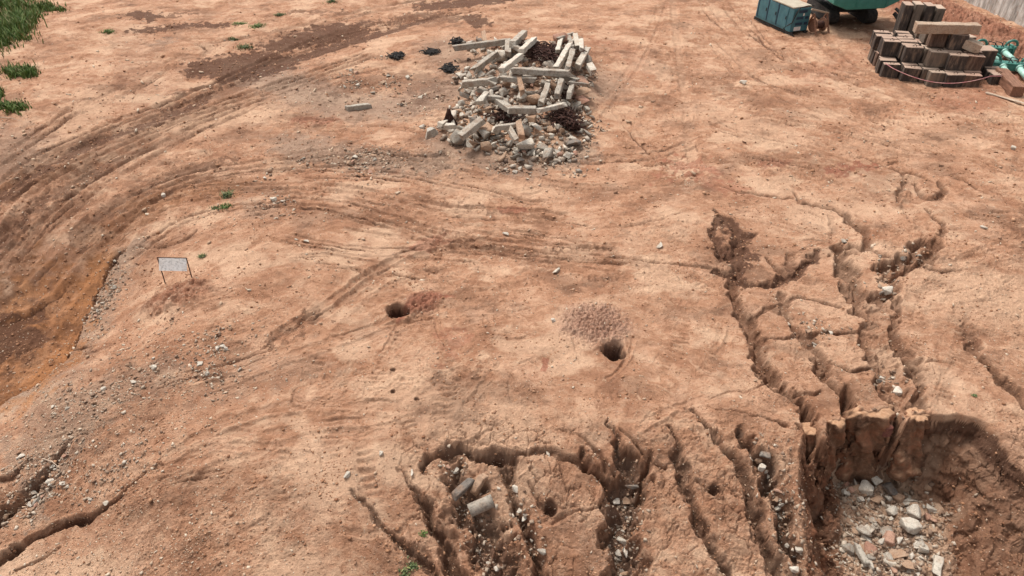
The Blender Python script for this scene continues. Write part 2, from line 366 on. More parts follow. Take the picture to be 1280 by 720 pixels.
G([(885,500),(910,490),(935,488),(955,480)], [1,1.5,1.5,1.5], [.05,.08,.08,.1])
G([(1150,455),(1175,450),(1200,458)], [1.5,1.5,1], [.06,.06,.04])
# left
BK = [(-40,528),(0,505),(28,489),(52,474),(72,456),(88,436),(98,412),(110,385),(122,358),(138,330),(158,309)]
G(BK, [9,9,8,8,8,8,8,9,9,8,3], [.55,.55,.5,.5,.5,.55,.55,.55,.55,.5,.2], wetness=.75, wall=.5, warp=.4)
bs = smooth(P(BK), 5); I = near(bs, 7); d_, S_, sg_, _t = polydist(x[I] + wx1[I] * .1, y[I] + wy1[I] * .1, bs)
left_ = (sg_ > 0) * ss(.0, .25, d_) * ss(0, 1.5, S_.max() - S_)
Z[I] -= (.42 * left_ * np.exp(-d_ / 2.2)).astype(np.float32)
Z[I] += (left_ * np.exp(-d_ / 3.0) * (.05 * noise(S_ * .5, d_ * 3.4, 141) + .03 * noise(S_ * 1.2, d_ * 8, 142))).astype(np.float32)
ora[I] = np.maximum(ora[I], (sg_ > 0) * 1.2 * (1 - ss(.3, 1.5, d_ + .35 * wx1[I])) * ss(0, 1, S_.max() - S_))
gry[I] = np.maximum(gry[I], (sg_ < 0) * .75 * (1 - ss(.2, 1.2, d_ + .5 * wy1[I])))
G([(84,440),(100,436),(118,432)], [2,3,2], [.1,.15,.1], wetness=.5)
G([(-30,735),(0,700),(28,682),(62,664),(90,652),(120,645),(140,630),(158,612),(176,598),(190,588)], [16,15,13,12,11,8,6,4,2.5,2], [.8,.8,.7,.65,.55,.4,.3,.25,.15,.1], wetness=.75)
G([(20,712),(50,700),(75,682)], [3,3,2], [.15,.12,.08], wetness=.5)
G([(-30,690),(0,650),(22,630),(48,608),(62,590),(74,572),(86,556),(108,542)], [20,20,20,16,12,9,5,3], [.9,.85,.8,.65,.5,.4,.25,.12], wetness=.55, rub=.9)
G([(-30,600),(0,600),(25,590),(40,570)], [14,12,8,3], [.3,.3,.2,.1], wetness=.6)
G([(174,309),(195,310),(214,306),(232,300),(246,288)], [1.5,2,2.5,3,2], [.1,.14,.16,.16,.1])
G([(182,302),(195,292),(206,287)], [1.5,2,1.5], [.1,.12,.1])
G([(100,310),(125,298),(148,280),(172,262)], [2,2.5,3,2], [.1,.12,.12,.06])
G([(0,300),(20,275),(45,245)], [3,3,2], [.12,.14,.1], wetness=.5)
G([(325,436),(350,422),(380,402),(398,388)], [2,5,6,3], [.05,.1,.12,.05], wetness=.5)
G([(180,240),(215,232),(240,228)], [1.5,2,1.5], [.1,.12,.1])
for k in range(5):     # feathery rill
    a = R(-100 - 16 * k); G([(266,203),(266 + 14 * math.cos(a), 203 + 12 * math.sin(a)),(266 + 30 * math.cos(a), 203 + 20 * math.sin(a))], [1.6,1.4,.8], [.06,.06,.03], wetness=.6)
# random hairline cracks on the lower slope, running down it
for k in range(46):
    px0 = rng.uniform(500, 1010); py0 = rng.uniform(570, 715); pts = [(px0, py0)]; a = R(rng.uniform(60, 120) if k % 3 else rng.uniform(-20, 40))
    for j in range(4):
        a += rng.normal(0, .4); l = rng.uniform(6, 14); pts.append((pts[-1][0] + l * math.cos(a), pts[-1][1] + l * math.sin(a)))
    G(pts, [.5,1.3,1.3,1,.5], [.03,.07,.07,.06,.02], wetness=.6, n=3)

# crisp broken incisions left along the edges of the ruts
rr_ = np.random.default_rng(55)
for t in TR:
    if t[4] or t[5] < .2 or t[2] > .6: continue
    c_ = smooth(t[0], 5); L_ = len(c_)
    for k in range(3 + L_ // 12):
        a = rr_.integers(0, max(1, L_ - 5)); b = min(L_ - 1, a + rr_.integers(3, 8)); off = rr_.uniform(-1, 1) * (5 if c_[a][1] < 200 else 9)
        sg = c_[a:b + 1][::2] + np.array([0, off])
        if len(sg) < 2 or sg[:, 1].min() < 5: continue
        hw0 = rr_.uniform(.7, 1.7); G([tuple(q) for q in sg], [.5] + [hw0] * (len(sg) - 2) + [.5], [.03] + [rr_.uniform(.06, .13)] * (len(sg) - 2) + [.03], wetness=.8, n=4, warp=.3)  # cut lines coloured dark as painted rut shade
# ------- bored holes
def hole(px, py, r, depth, rim, lean=0):
    cx, cy = P([(px, py)])[0]; I = near(np.array([[cx, cy]]), 2.5)
    d = np.hypot(x[I] - cx, (y[I] - cy)) + wx1[I] * .09 + wj[I] * .03
    carve[I] = np.maximum(carve[I], depth * (1 - ss(r * .86, r, d)))
    Z[I] += (rim * np.exp(-((d - r * 1.5) / (r * .5)) ** 2) * (1 + .6 * wy1[I])).astype(np.float32)
    Z[I] -= (.10 * (1 - ss(r * .9, r * 1.5, d))).astype(np.float32)
    wet_shade[I] = np.maximum(wet_shade[I], 1 - ss(r * 1.0, r * 1.35, d))
hole(767, 440, .29, 1.5, .06); hole(498, 390, .27, 1.4, .07)
for (px, py, r, dp) in ((491,463,.07,.12),(491,490,.08,.12),(521,500,.06,.1),(623,572,.2,.5),(688,634,.17,.35),(893,612,.14,.3)):
    cx, cy = P([(px, py)])[0]; I = near(np.array([[cx, cy]]), .6); d = np.hypot(x[I] - cx, y[I] - cy) + wx1[I] * .02
    carve[I] = np.maximum(carve[I], dp * (1 - ss(r * .6, r, d))); wet_shade[I] = np.maximum(wet_shade[I], .9 * (1 - ss(r * .8, r * 1.3, d)))

# ------- the pit at the lower right: rim polygon to floor polygon
def inpoly(xx, yy, pl):
    c = np.zeros(xx.shape, bool); n = len(pl)
    for i in range(n):
        x1_, y1_ = pl[i]; x2_, y2_ = pl[(i + 1) % n]
        if y1_ == y2_: continue
        cond = ((y1_ > yy) != (y2_ > yy)) & (xx < (x2_ - x1_) * (yy - y1_) / (y2_ - y1_) + x1_)
        c ^= cond
    return c
def closed(p): return np.vstack([p, p[:1]])
rim = P([(992,566),(1004,546),(1016,556),(1026,560),(1034,528),(1046,524),(1058,530),(1064,520),(1078,514),(1100,516),(1120,508),(1126,524),(1140,528),(1154,514),(1190,516),(1218,522),(1244,540),(1264,562),(1285,588),(1320,625),(1350,680),(1380,770),(1006,790),(1006,730),(1004,680),(1000,620)])
fpx = [(1034,600),(1044,592),(1062,596),(1088,600),(1108,600),(1120,606),(1136,622),(1154,645),(1168,680),(1180,760),(1050,790),(1050,700),(1052,650),(1044,620)]
PD = 2.35
fz = np.array([float(base(*P([(p[0], min(p[1], 590))])[0])) for p in fpx])
flr = np.array([flat(p[0], p[1], -2.45 - max(0, (p[1] - 590)) * .005) for p in fpx])
I = near(rim, 2.0); I = I[(y[I] > 5.2)]
xx = x[I] + ws1[I] * .14 + wx1[I] * .02; yy = y[I] + ws2[I] * .12 + wy1[I] * .02
ins = inpoly(xx, yy, rim); inf = inpoly(xx, yy, flr)
dr = polydist(xx, yy, closed(rim))[0]; df = polydist(xx, yy, closed(flr))[0]
t = np.where(inf, 1, dr / (dr + df + 1e-6)) * ins
# back walls steep, side slopes gentler with ledges
prof = ss(0, .55, t) * .86 + .14 * t
gx, _g = flat(np.array([1140., 1020.]), np.array([560., 560.]))
rt = ss(gx[0], gx[0] + .7, xx); lt = 1 - ss(gx[1] - .3, gx[1] + .15, xx)
prof = ss(0, .5, t) * .9 + .1 * t
prof = prof * (1 - rt) + rt * (.24 * ss(0, .05, t) + .76 * (.5 * t + .5 * ss(0, 1, t)))
prof = prof * (1 - lt) + lt * (.10 * ss(0, .1, t) + .90 * ss(0, 1, t))
target = -2.45 + .12 * wx1[I] - .05 * np.maximum(0, 10.5 - yy)
b0 = Z[I]
lump = (.38 * noise(xx * 1.1, yy * 1.1, 71) + .24 * noise(xx * 2.7, yy * 2.7, 72) + .14 * np.abs(noise(xx * 5, yy * 5, 73))) * ss(.12, .35, t) * (1 - ss(.85, 1, t)) * ss(.5, 1.1, df + dr)
newz = b0 + (target - b0) * prof + lump
carve[I] = np.where(ins, np.maximum(b0 - newz, carve[I] * (1 - ss(.0, .35, t))), carve[I])
PITMASK = np.zeros(N, np.float32); PITMASK[I] = ss(.02, .08, t) * ins
wet_shade[I] = np.maximum(wet_shade[I] * (1 - ins * ss(.1, .3, t)), ins * ss(.03, .1, t) * (1 - .85 * ss(.75, 1, t)) * (.62 - .12 * rt))
pal[I] = np.maximum(pal[I], ins * ss(.85, 1, t) * .9); gry[I] = np.maximum(gry[I], ins * ss(.85, 1, t) * .35)
wet_shade[I] = np.maximum(wet_shade[I], ins * rt * (1 - ss(.08, .22, t)) * .8)  # shade of the undercut right wall painted dark below the rim
raw[I] = np.maximum(raw[I], ins * ss(.03, .1, t) * (1 - ss(.6, .9, t)) * (1 - .8 * rt))
# slots between the standing pillars
G([(1060,482),(1062,500),(1062,516),(1061,535)], [3,9,9,9], [.5,1.6,2.2,2.6], wall=.25, warp=.3)
G([(1022,548),(1030,556),(1032,570)], [5,6,6], [1.4,2.2,2.6], wall=.25, warp=.3)
G([(1122,506),(1126,520),(1128,540)], [4,5,6], [.8,1.8,2.4], wall=.25, warp=.3)
G([(1008,530),(1014,548),(1018,560)], [5,5,5], [1.0,1.5,2.0], wall=.3, warp=.3)

# ------- relief noise
def relax(Zf, it, thr=.10, mask=None):
    Zg = Zf.reshape(SH)
    for _ in range(it):
        p_ = np.pad(Zg, 1, mode='edge')
        m_ = (p_[:-2, 1:-1] + p_[2:, 1:-1] + p_[1:-1, :-2] + p_[1:-1, 2:]) * .25
        rg = np.maximum(np.abs(p_[1:-1, 2:] - p_[1:-1, :-2]), np.abs(p_[2:, 1:-1] - p_[:-2, 1:-1]))
        k = ss(.03, thr, rg) * .9
        if mask is not None: k = k * mask
        Zg = Zg * (1 - k) + m_ * k
    return Zg.ravel().astype(np.float32)
dd = np.sqrt(x * x + y * y)
lf = core.astype(np.float32)
Z -= carve
Z = relax(Z, 10); Z = relax(Z, 26, .10, ss(0, .2, PITMASK).reshape(SH) + .0)
rough = .35 + .65 * ss(-.3, .5, fbm(x * .23, y * .23, 51, 3))
calm = 1 - .6 * ss(.1, .5, carve)
Z += .05 * fbm(x * .55, y * .55, 41, 3)
farr = ss(14, 26, y)
Z += (.045 * farr * fbm(x * 1.6, y * 2.0, 47, 4, .62) * ss(-.3, .4, noise(x * .3, y * .3, 48))).astype(np.float32)
Z += .030 * rough * fbm(x * 2.7, y * 3.3, 44, 5, .66) 
# directional scrape texture, turning from lower-left/upper-right on the left to level in the middle
th = np.where(x < 0, np.clip(-x / 16, 0, 1) * .75, np.clip(x / 20, 0, 1) * -.3)
ca, sa = np.cos(th), np.sin(th)
al = x * ca + y * sa; ac = -x * sa + y * ca
Z += .034 * rough * noise(al * .7 + ws1 * .6, ac * 2.4 + ws2 * .8, 61) + .010 * rough * noise(al * 2.3 + ws1, ac * 6 + ws2, 62)
# flaky little scarps
tf = fbm(al * .9 + 3, ac * 2.2, 63, 4, .6) * 3.4; fr_ = tf - np.floor(tf)
Z += (.026 * rough * (fr_ - ss(.86, 1.0, fr_))).astype(np.float32)
tf = fbm(x * 2.6 + 3, y * 3.4, 64, 3, .6) * 2.6; fr_ = tf - np.floor(tf)
Z += (.014 * rough * (fr_ - ss(.84, 1.0, fr_))).astype(np.float32)
# clods and crumbs
f1, f2, cid = worley(x * 9, y * 9, 1)
Z += (.026 * np.maximum(0, .38 - f1) / .38 * (cid > .72) * rough).astype(np.float32) * 1.2
f1, f2, cid2 = worley(x * 3.6 + 3, y * 3.6, 2)
Z += (.05 * np.sqrt(np.maximum(0, .25 - f1)) * (cid2 > .87) * rough)
# cracked crust on the lower slope and near the pit
f1, f2, c3 = worley(x * 2.3 + wx1 * .35, y * 2.3 + wy1 * .35, 3)
crk = (1 - ss(.02, .09, f2 - f1)) * ss(.02, .25, noise(x * .8, y * .8, 55) + .1)
zone = ss(12.9, 12.0, y) * ss(-3.2, -2.2, x)
zone = np.clip((12.9 - y) / .9, 0, 1) * ss(-3.4, -2.4, x)
Z -= (.06 * crk * zone).astype(np.float32); wet_shade[:] = np.maximum(wet_shade, .35 * crk * zone)
f1, f2, c4 = worley(x * 6.1 + wx1 * .3, y * 6.1 + wy1 * .3, 4)
Z -= (.02 * (1 - ss(.02, .12, f2 - f1)) * zone * ss(0, .3, wx1 + .1)).astype(np.float32)
Z += (.055 * fbm(x * 1.3, y * 1.3, 57, 4, .6) * zone * calm).astype(np.float32)
Z += (.05 * fbm(x * 4, y * 4, 58, 3, .6) * ss(.05, .3, carve)).astype(np.float32)
Z += (.07 * fbm(x * 2.5, y * 2.5, 59, 4, .6) * PITMASK).astype(np.float32)
# spoil around the holes and the red bank
spoil = np.zeros(N, np.float32)
def bump(px, py, rx, ry, h, seed, f=4.0):
    cx, cy = P([(px, py)])[0]; I = near(np.array([[cx, cy]]), max(rx, ry) * 2.6)
    q = ((x[I] - cx) / rx) ** 2 + ((y[I] - cy) / ry) ** 2 + .35 * wx1[I]
    m = np.exp(-q * q); Z[I] += (m * h * (1 + .8 * fbm(x[I] * f, y[I] * f, seed, 3, .6))).astype(np.float32); return I, m
I, m = bump(742, 405, 1.05, 1.0, .13, 81, 9); red[I] = np.maximum(red[I], .22 * m); spoil[I] = np.maximum(spoil[I], m)
I, m = bump(530, 378, .55, .6, .12, 82, 6); red[I] = np.maximum(red[I], .8 * m)
I, m = bump(222, 372, 1.2, .7, .22, 83, 3); wet_shade[I] = np.maximum(wet_shade[I], .12 * m); red[I] = np.maximum(red[I], .4 * m)
bank = np.exp(-((x - 29.3) / 3.0) ** 4) * ss(34, 41, y) * (1 - ss(60, 68, y))
Z += (bank * (.28 * fbm(x * .9, y * .9, 84, 4, .65) + .15 * np.abs(fbm(x * 2.5, y * 2.5, 85, 3, .6)))).astype(np.float32)
red[:] = np.maximum(red, .6 * ss(.05, .6, bank)); wet_shade[:] = np.maximum(wet_shade, .22 * ss(.05, .6, bank))

# ------- patches of differently coloured soil, and one painted machine shadow
def patch(arr, pts, hw, amt, edge=.5, warp=.5):
    w_ = P(pts); w_ = smooth(w_, 4) if len(w_) > 2 else w_
    I = near(w_, hw * 2.2 + 1); d = polydist(x[I] + wx1[I] * warp, y[I] + wy1[I] * warp, w_)[0] if len(w_) > 1 else np.hypot(x[I] + wx1[I] * warp - w_[0][0], y[I] + wy1[I] * warp - w_[0][1])
    arr[I] = np.maximum(arr[I], amt * (1 - ss(hw * (1 - edge), hw, d)))
patch(wet_shade, [(258,86),(285,80),(325,74),(348,82),(320,90),(290,92)], 1.35, 1.5, .3, .8)
patch(wet_shade, [(345,58),(385,45),(420,36),(445,42),(400,52)], 1.3, 1.1, .4, 1.0)
patch(wet_shade, [(172,18),(188,22)], .9, 1.15, .3, .6); patch(wet_shade, [(172,38),(200,38),(235,32),(280,32)], .7, 1.0, .4, .8)
patch(wet_shade, [(205,22),(240,14)], .5, .55, .5, .8)
patch(wet_shade, [(540,8),(580,4),(620,0)], 1.5, 1.15, .4, .9); patch(wet_shade, [(500,22),(540,18),(600,28)], .8, .6, .4, .9)
patch(wet_shade, [(360,15),(400,15),(440,17)], .45, .5, .4, .6); patch(wet_shade, [(590,22),(600,30)], .8, .8, .3, .5)
patch(wet_shade, [(460,30),(500,26),(560,26),(590,22)], .5, .6, .4, .8)
patch(wet_shade, [(700,-10),(780,-12)], 1.0, .6, .4, .9)
patch(wet_shade, [(430,110),(480,100),(530,100),(540,118)], 2.0, .45, .8, 1.4); patch(wet_shade, [(360,200),(450,195),(540,200)], 1.3, .35, .8, 1.2); patch(wet_shade, [(820,80),(900,110),(980,140)], 1.6, .3, .8, 1.3)
patch(wet_shade, [(1080,240),(1130,250)], .8, .3, .8, .7); patch(wet_shade, [(0,200),(60,215),(130,180)], 2.6, .42, .8, 1.4); patch(wet_shade, [(60,330),(130,290),(200,240)], 1.6, .32, .8, 1.2); patch(wet_shade, [(-20,440),(10,430),(20,400)], 1.1, .8, .7, .8); patch(wet_shade, [(40,560),(120,520),(200,470)], 1.6, .2, .9, 1.2)
patch(wet_shade, [(1090,30),(1180,60),(1250,90)], 2.5, .3, .9, 1.4); patch(wet_shade, [(980,200),(1060,215),(1140,230)], 1.2, .28, .8, 1.0); patch(wet_shade, [(720,310),(800,330)], .5, .3, .8, .6); patch(wet_shade, [(330,610),(380,650)], 1.2, .22, .8, .8)
patch(wet_shade, [(0,420),(20,440),(45,420)], 1.3, .5, .8, .8); patch(wet_shade, [(0,330),(20,300)], 1.5, .3, .8, .8)
patch(wet_shade, [(905,275),(925,300),(925,340)], .5, .85, .4, .35); patch(wet_shade, [(905,330),(970,350)], .45, .45, .6, .35)
patch(wet_shade, [(1010,320),(1012,328)], .3, .35, .5, .2); patch(wet_shade, [(988,322),(988,335)], .25, .35, .5, .2)
patch(wet_shade, [(1050,30),(1080,35),(1110,30)], 1.4, .5, .6, .7)  # shadow beneath the green machine painted into the soil colour
patch(red, [(838,218),(860,205),(890,218)], .8, .6, .8, 1.1); patch(red, [(880,228),(920,240)], .8, .4, .8, .5)
patch(red, [(1045,216),(1070,210),(1088,208)], .42, .8, .6, .6)
patch(red, [(550,430),(570,415),(560,445)], .35, .4, .9, .6); patch(red, [(682,450),(680,462)], .15, .8, .5, .1)
patch(red, [(500,395),(530,375),(556,370)], .3, .8, .6, .2)
patch(red, [(375,150),(410,152)], .7, .5, .7, .5); patch(red, [(630,263),(650,263)], .4, .6, .6, .3); patch(red, [(520,310),(560,298)], .4, .5, .6, .4)
patch(red, [(960,205),(985,202)], .5, .5, .7, .4); patch(red, [(1200,130),(1260,60)], 2.5, .35, .8, 1)
patch(red, [(720,60),(760,50),(800,90)], 1.5, .25, .9, 1); patch(red, [(1000,100),(1100,60)], 1.5, .25, .9, 1)
patch(ora, [(50,470),(70,420),(85,380)], 1.8, .6, .8, 1.0); patch(ora, [(10,470),(15,410),(50,360)], 2.2, .62, .8, 1.2); patch(ora, [(30,392),(45,396)], .7, .95, .6, .5)
patch(wet_shade, [(30,415),(40,425)], .6, .7, .6, .5); patch(wet_shade, [(-10,360),(20,340)], 1.2, .5, .8, 1)
patch(ora, [(120,300),(200,250),(300,230)], 1.2, .3, .9, .8); patch(ora, [(0,240),(80,200)], 2.0, .25, .9, .8)
patch(ora, [(1200,60),(1150,90)], .1, .1)
for pt, hw, a_ in (([(150,330),(135,360),(120,400),(112,420)], .8, .75), ([(80,470),(60,520),(100,500),(200,470)], 1.3, .5), ([(20,560),(60,560),(110,530)], 1.2, .6),
                   ([(10,650),(50,610),(80,580)], .5, .8), ([(300,250),(330,265),(345,270)], .7, .4), ([(330,95),(420,130),(520,130),(560,110)], 2.8, .8),
                   ([(370,180),(460,200),(540,205)], 2.0, .75), ([(560,180),(640,205),(720,190)], 1.8, .8), ([(560,60),(640,110),(740,100)], 3.4, .6), ([(190,140),(160,40)], 2, .2),
                   ([(240,500),(330,470),(400,455)], .9, .3), ([(200,55),(210,50)], .9, .6), ([(0,165),(25,190),(20,210)], 2, .5), ([(1245,250),(1225,262)], .5, .2)):
    patch(gry, pt, hw, a_, .8, .7)
for pt, hw, a_ in (([(200,160),(330,140)], 2.5, .6), ([(120,120),(60,200)], 2, .5), ([(500,480),(560,520),(640,540)], 2.0, .55), ([(1000,270),(1080,260)], 1.5, .5), ([(1200,360),(1280,380)], 3, .6),
                   ([(980,440),(1060,440)], 1.0, .45), ([(850,280),(800,300)], 1.5, .3), ([(880,140),(980,170)], 2, .45), ([(1100,180),(1200,170)], 2.5, .3), ([(950,80),(900,60)], 2, .3),
                   ([(860,205),(865,235)], .25, 1.0), ([(300,640),(260,600)], 1, .3), ([(560,230),(700,240)], 1.6, .35), ([(1000,380),(1060,390)], 1, .4), ([(1220,520),(1180,490)], 1, .4)):
    patch(pal, pt, hw, a_, .85, .8)

for bp_, hw_b, am in (([(-20,262),(50,215),(120,178),(200,150),(260,124)], .45, .75), ([(0,300),(40,262),(110,222),(150,200)], .4, .62), ([(90,300),(150,255),(210,222),(290,200)], .3, .55),
        ([(330,88),(390,68),(470,45),(540,22)], .6, .8), ([(220,118),(290,100),(340,84)], .35, .6), ([(360,62),(420,40),(450,30)], .5, .85), ([(200,150),(230,128),(300,105)], .25, .7),
        ([(560,300),(640,316),(700,326)], .22, .5), ([(340,425),(380,402),(395,392)], .3, .5), ([(520,245),(600,262),(660,270)], .18, .4), ([(250,222),(300,232)], .3, .45), ([(960,60),(1000,85),(1060,100)], .3, .35), ([(900,100),(950,130)], .3, .35)):
    patch(wet_shade, bp_, hw_b, am, .35, .55)
# broad dry and damp mottling with ragged edges
mot = fbm(x * .30 + 5, y * .42, 91, 5, .62)
mot2 = fbm(x * .75 + 11, y * .95, 191, 5, .65)
wet_shade[:] = np.maximum(wet_shade, .34 * ss(.15, .8, mot) + .22 * ss(.25, .8, mot2)); pal[:] = np.maximum(pal, .6 * ss(.05, .7, -mot) + .3 * ss(.3, .8, -mot2))
# crumbly walls
gz, gx_ = np.gradient(Z.reshape(SH)); steep = np.clip(np.hypot(gz, gx_).ravel() * 9, 0, 1) * (carve > .12)
bigw = .5 + .9 * PITMASK
xo = x + (.09 * bigw * fbm(x * 2.2 + Z * 1.3, Z * 3.2 + y, 93, 4, .6) * steep).astype(np.float32)
yo = y - (.13 * bigw * (fbm(x * 2.0 + 9, Z * 2.6, 94, 4, .6) + .1) * steep).astype(np.float32)

HG = Z.reshape(SH)
def Hf(qx, qy):
    qx = np.asarray(qx, float); qy = np.asarray(qy, float)
    r = np.interp(qy, YR, np.arange(len(YR))); i = np.clip(r.astype(int), 0, len(YR) - 2); fr = r - i
    def row(k):
        u = qx / halfw(YR[k]); c = np.interp(u, U, np.arange(len(U))); j = np.clip(c.astype(int), 0, len(U) - 2); f = c - j
        return HG[k, j] * (1 - f) + HG[k, j + 1] * f
    return row(i) * (1 - fr) + row(i + 1) * fr

# ------------------------------------------------------------------ materials
def mat(name, rough=.9, metallic=0):
    m = bpy.data.materials.new(name); m.use_nodes = True; n = m.node_tree; b = n.nodes['Principled BSDF']
    b.inputs['Roughness'].default_value = rough; b.inputs['Metallic'].default_value = metallic; b.inputs['Specular IOR Level'].default_value = .25
    return m, n, b
def nd(n, t, **k):
    o = n.nodes.new(t)
    for a, v in k.items():
        if a.startswith('i_'): o.inputs[a[2:].replace('_', ' ')].default_value = v
        else: setattr(o, a, v)
    return o
def rgb(c): return (c[0], c[1], c[2], 1)
def mixc(n, fac, a, b, bt='MIX'):
    m = n.nodes.new('ShaderNodeMix'); m.data_type = 'RGBA'; m.blend_type = bt
    for s, v in ((0, fac), (6, a), (7, b)):
        if isinstance(v, (int, float)): m.inputs[s].default_value = v
        elif isinstance(v, tuple): m.inputs[s].default_value = rgb(v)
        else: n.links.new(v, m.inputs[s])
    return m.outputs[2]
def ramp(n, src, stops):
    r = n.nodes.new('ShaderNodeValToRGB'); e = r.color_ramp.elements
    while len(e) < len(stops): e.new(.5)
    for i, (p, c) in enumerate(stops): e[i].position = p; e[i].color = rgb(c) if isinstance(c, tuple) else (c, c, c, 1)
    n.links.new(src, r.inputs[0]); return r.outputs[0]
def mth(n, op, a, b=0.0):
    m = n.nodes.new('ShaderNodeMath'); m.operation = op
    for i, v in enumerate((a, b)):
        if isinstance(v, (int, float)): m.inputs[i].default_value = v
        else: n.links.new(v, m.inputs[i])
    return m.outputs[0]
def tex(n, kind, vec, scale, detail=4, rough=.6, **k):
    t_ = n.nodes.new(kind); n.links.new(vec, t_.inputs['Vector']); t_.inputs['Scale'].default_value = scale
    if kind == 'ShaderNodeTexNoise': t_.inputs['Detail'].default_value = detail; t_.inputs['Roughness'].default_value = rough
    for a, v in k.items(): setattr(t_, a, v)
    return t_

def soil_material():
    m, n, b = mat('soil', .95); b.inputs['Specular IOR Level'].default_value = .12
    g = nd(n, 'ShaderNodeNewGeometry'); pos = g.outputs['Position']
    a1 = nd(n, 'ShaderNodeAttribute', attribute_name='soil'); s1 = nd(n, 'ShaderNodeSeparateColor'); n.links.new(a1.outputs['Color'], s1.inputs[0])
    a2 = nd(n, 'ShaderNodeAttribute', attribute_name='soil_two'); s2 = nd(n, 'ShaderNodeSeparateColor'); n.links.new(a2.outputs['Color'], s2.inputs[0])
    n1 = tex(n, 'ShaderNodeTexNoise', pos, .55, 6, .65).outputs['Fac']
    n2 = tex(n, 'ShaderNodeTexNoise', pos, 3.1, 6, .7).outputs['Fac']
    n3 = tex(n, 'ShaderNodeTexNoise', pos, 19, 5, .75).outputs['Fac']
    n4 = tex(n, 'ShaderNodeTexNoise', pos, 70, 3, .7).outputs['Fac']
    c = ramp(n, n1, [(.34, (.292, .143, .083)), (.5, (.402, .219, .133)), (.64, (.485, .292, .190))])
    c = mixc(n, mth(n, 'MULTIPLY', ramp(n, n2, [(.36, 1.), (.55, 0.)]), .42), c, (.24, .115, .070))
    c = mixc(n, mth(n, 'MULTIPLY', ramp(n, n2, [(.55, 0.), (.72, 1.)]), .45), c, (.50, .315, .222))
    fl = nd(n, 'ShaderNodeAttribute', attribute_name='flow').outputs['Vector']
    nf = tex(n, 'ShaderNodeTexNoise', fl, 1.1, 7, .72).outputs['Fac']; nf2 = tex(n, 'ShaderNodeTexNoise', fl, 4.5, 5, .7).outputs['Fac']
    c = mixc(n, ramp(n, nf, [(.36, .62), (.48, 0.)]), c, (.235, .112, .062))
    c = mixc(n, ramp(n, nf, [(.53, 0.), (.66, .6)]), c, (.54, .352, .232))
    c = mixc(n, ramp(n, nf2, [(.37, .5), (.44, 0.)]), c, (.17, .078, .043))
    # masks broken up by noise
    def msk(src, k=1.0):
        return ramp(n, mth(n, 'MULTIPLY', mth(n, 'ADD', src, mth(n, 'MULTIPLY', mth(n, 'SUBTRACT', mth(n, 'ADD', mth(n, 'MULTIPLY', n2, .6), mth(n, 'MULTIPLY', n3, .4)), .5), .55)), k), [(.05, 0.), (.75, 1.)])
    c = mixc(n, mth(n, 'MULTIPLY', msk(s2.outputs[1]), .75), c, (.55, .365, .245))      # dry dust
    c = mixc(n, mth(n, 'MULTIPLY', msk(s2.outputs[0]), .72), c, (.27, .190, .140))      # rubble dust
    c = mixc(n, mth(n, 'MULTIPLY', msk(s1.outputs[2]), .85), c, (.33, .138, .052))      # orange clay
    c = mixc(n, mth(n, 'MULTIPLY', msk(s1.outputs[1]), .75), c, (.27, .095, .060))      # red clay
    c = mixc(n, mth(n, 'MULTIPLY', msk(s1.outputs[0]), .88), c, (.078, .037, .024))     # moist soil, and painted shade of ruts, undercut and machine
    spl = nd(n, 'ShaderNodeAttribute', attribute_name='spoil').outputs['Fac']
    c = mixc(n, mth(n, 'MULTIPLY', msk(spl), .58), c, mixc(n, ramp(n, n3, [(.38, 0.), (.6, 1.)]), (.23, .118, .085), (.46, .30, .225)))      # pinkish grey spoil
    # raw cut faces of the pit: streaks
    c = mixc(n, mth(n, 'MULTIPLY', s2.outputs[2], mth(n, 'MULTIPLY', ramp(n, n2, [(.40, 0.), (.65, 1.)]), .6)), c, (.24, .085, .040))
    c = mixc(n, ramp(n, n3, [(.32, .45), (.44, 0.)]), c, (.16, .072, .040))
    c = mixc(n, ramp(n, n3, [(.60, 0.), (.78, .50)]), c, (.52, .35, .255))
    c = mixc(n, ramp(n, n4, [(.30, .35), (.5, 0.)]), c, (.18, .09, .05))
    # grit: pale pebbles and dark crumbs
    v = tex(n, 'ShaderNodeTexVoronoi', pos, 13); vc = nd(n, 'ShaderNodeSeparateColor'); n.links.new(v.outputs['Color'], vc.inputs[0])
    rad = mth(n, 'MULTIPLY', mth(n, 'SUBTRACT', 1, ramp(n, v.outputs['Distance'], [(.16, 0.), (.24, 1.)])), mth(n, 'GREATER_THAN', vc.outputs[0], .90))
    c = mixc(n, mth(n, 'MULTIPLY', rad, .75), c, (.55, .42, .32))
    rad2 = mth(n, 'MULTIPLY', mth(n, 'SUBTRACT', 1, ramp(n, v.outputs['Distance'], [(.2, 0.), (.3, 1.)])), mth(n, 'LESS_THAN', vc.outputs[1], .10))
    c = mixc(n, mth(n, 'MULTIPLY', rad2, .6), c, (.15, .07, .04))
    n.links.new(c, b.inputs['Base Color'])
    bmp = nd(n, 'ShaderNodeBump', i_Strength=.9, i_Distance=.045)
    hgt = mth(n, 'ADD', mth(n, 'ADD', mth(n, 'MULTIPLY', n3, 1.0), mth(n, 'MULTIPLY', nf2, .8)), mth(n, 'ADD', mth(n, 'MULTIPLY', n4, .35), mth(n, 'MULTIPLY', rad, .35)))
    n.links.new(hgt, bmp.inputs['Height']); n.links.new(bmp.outputs[0], b.inputs['Normal'])
    return m
SOIL = soil_material()

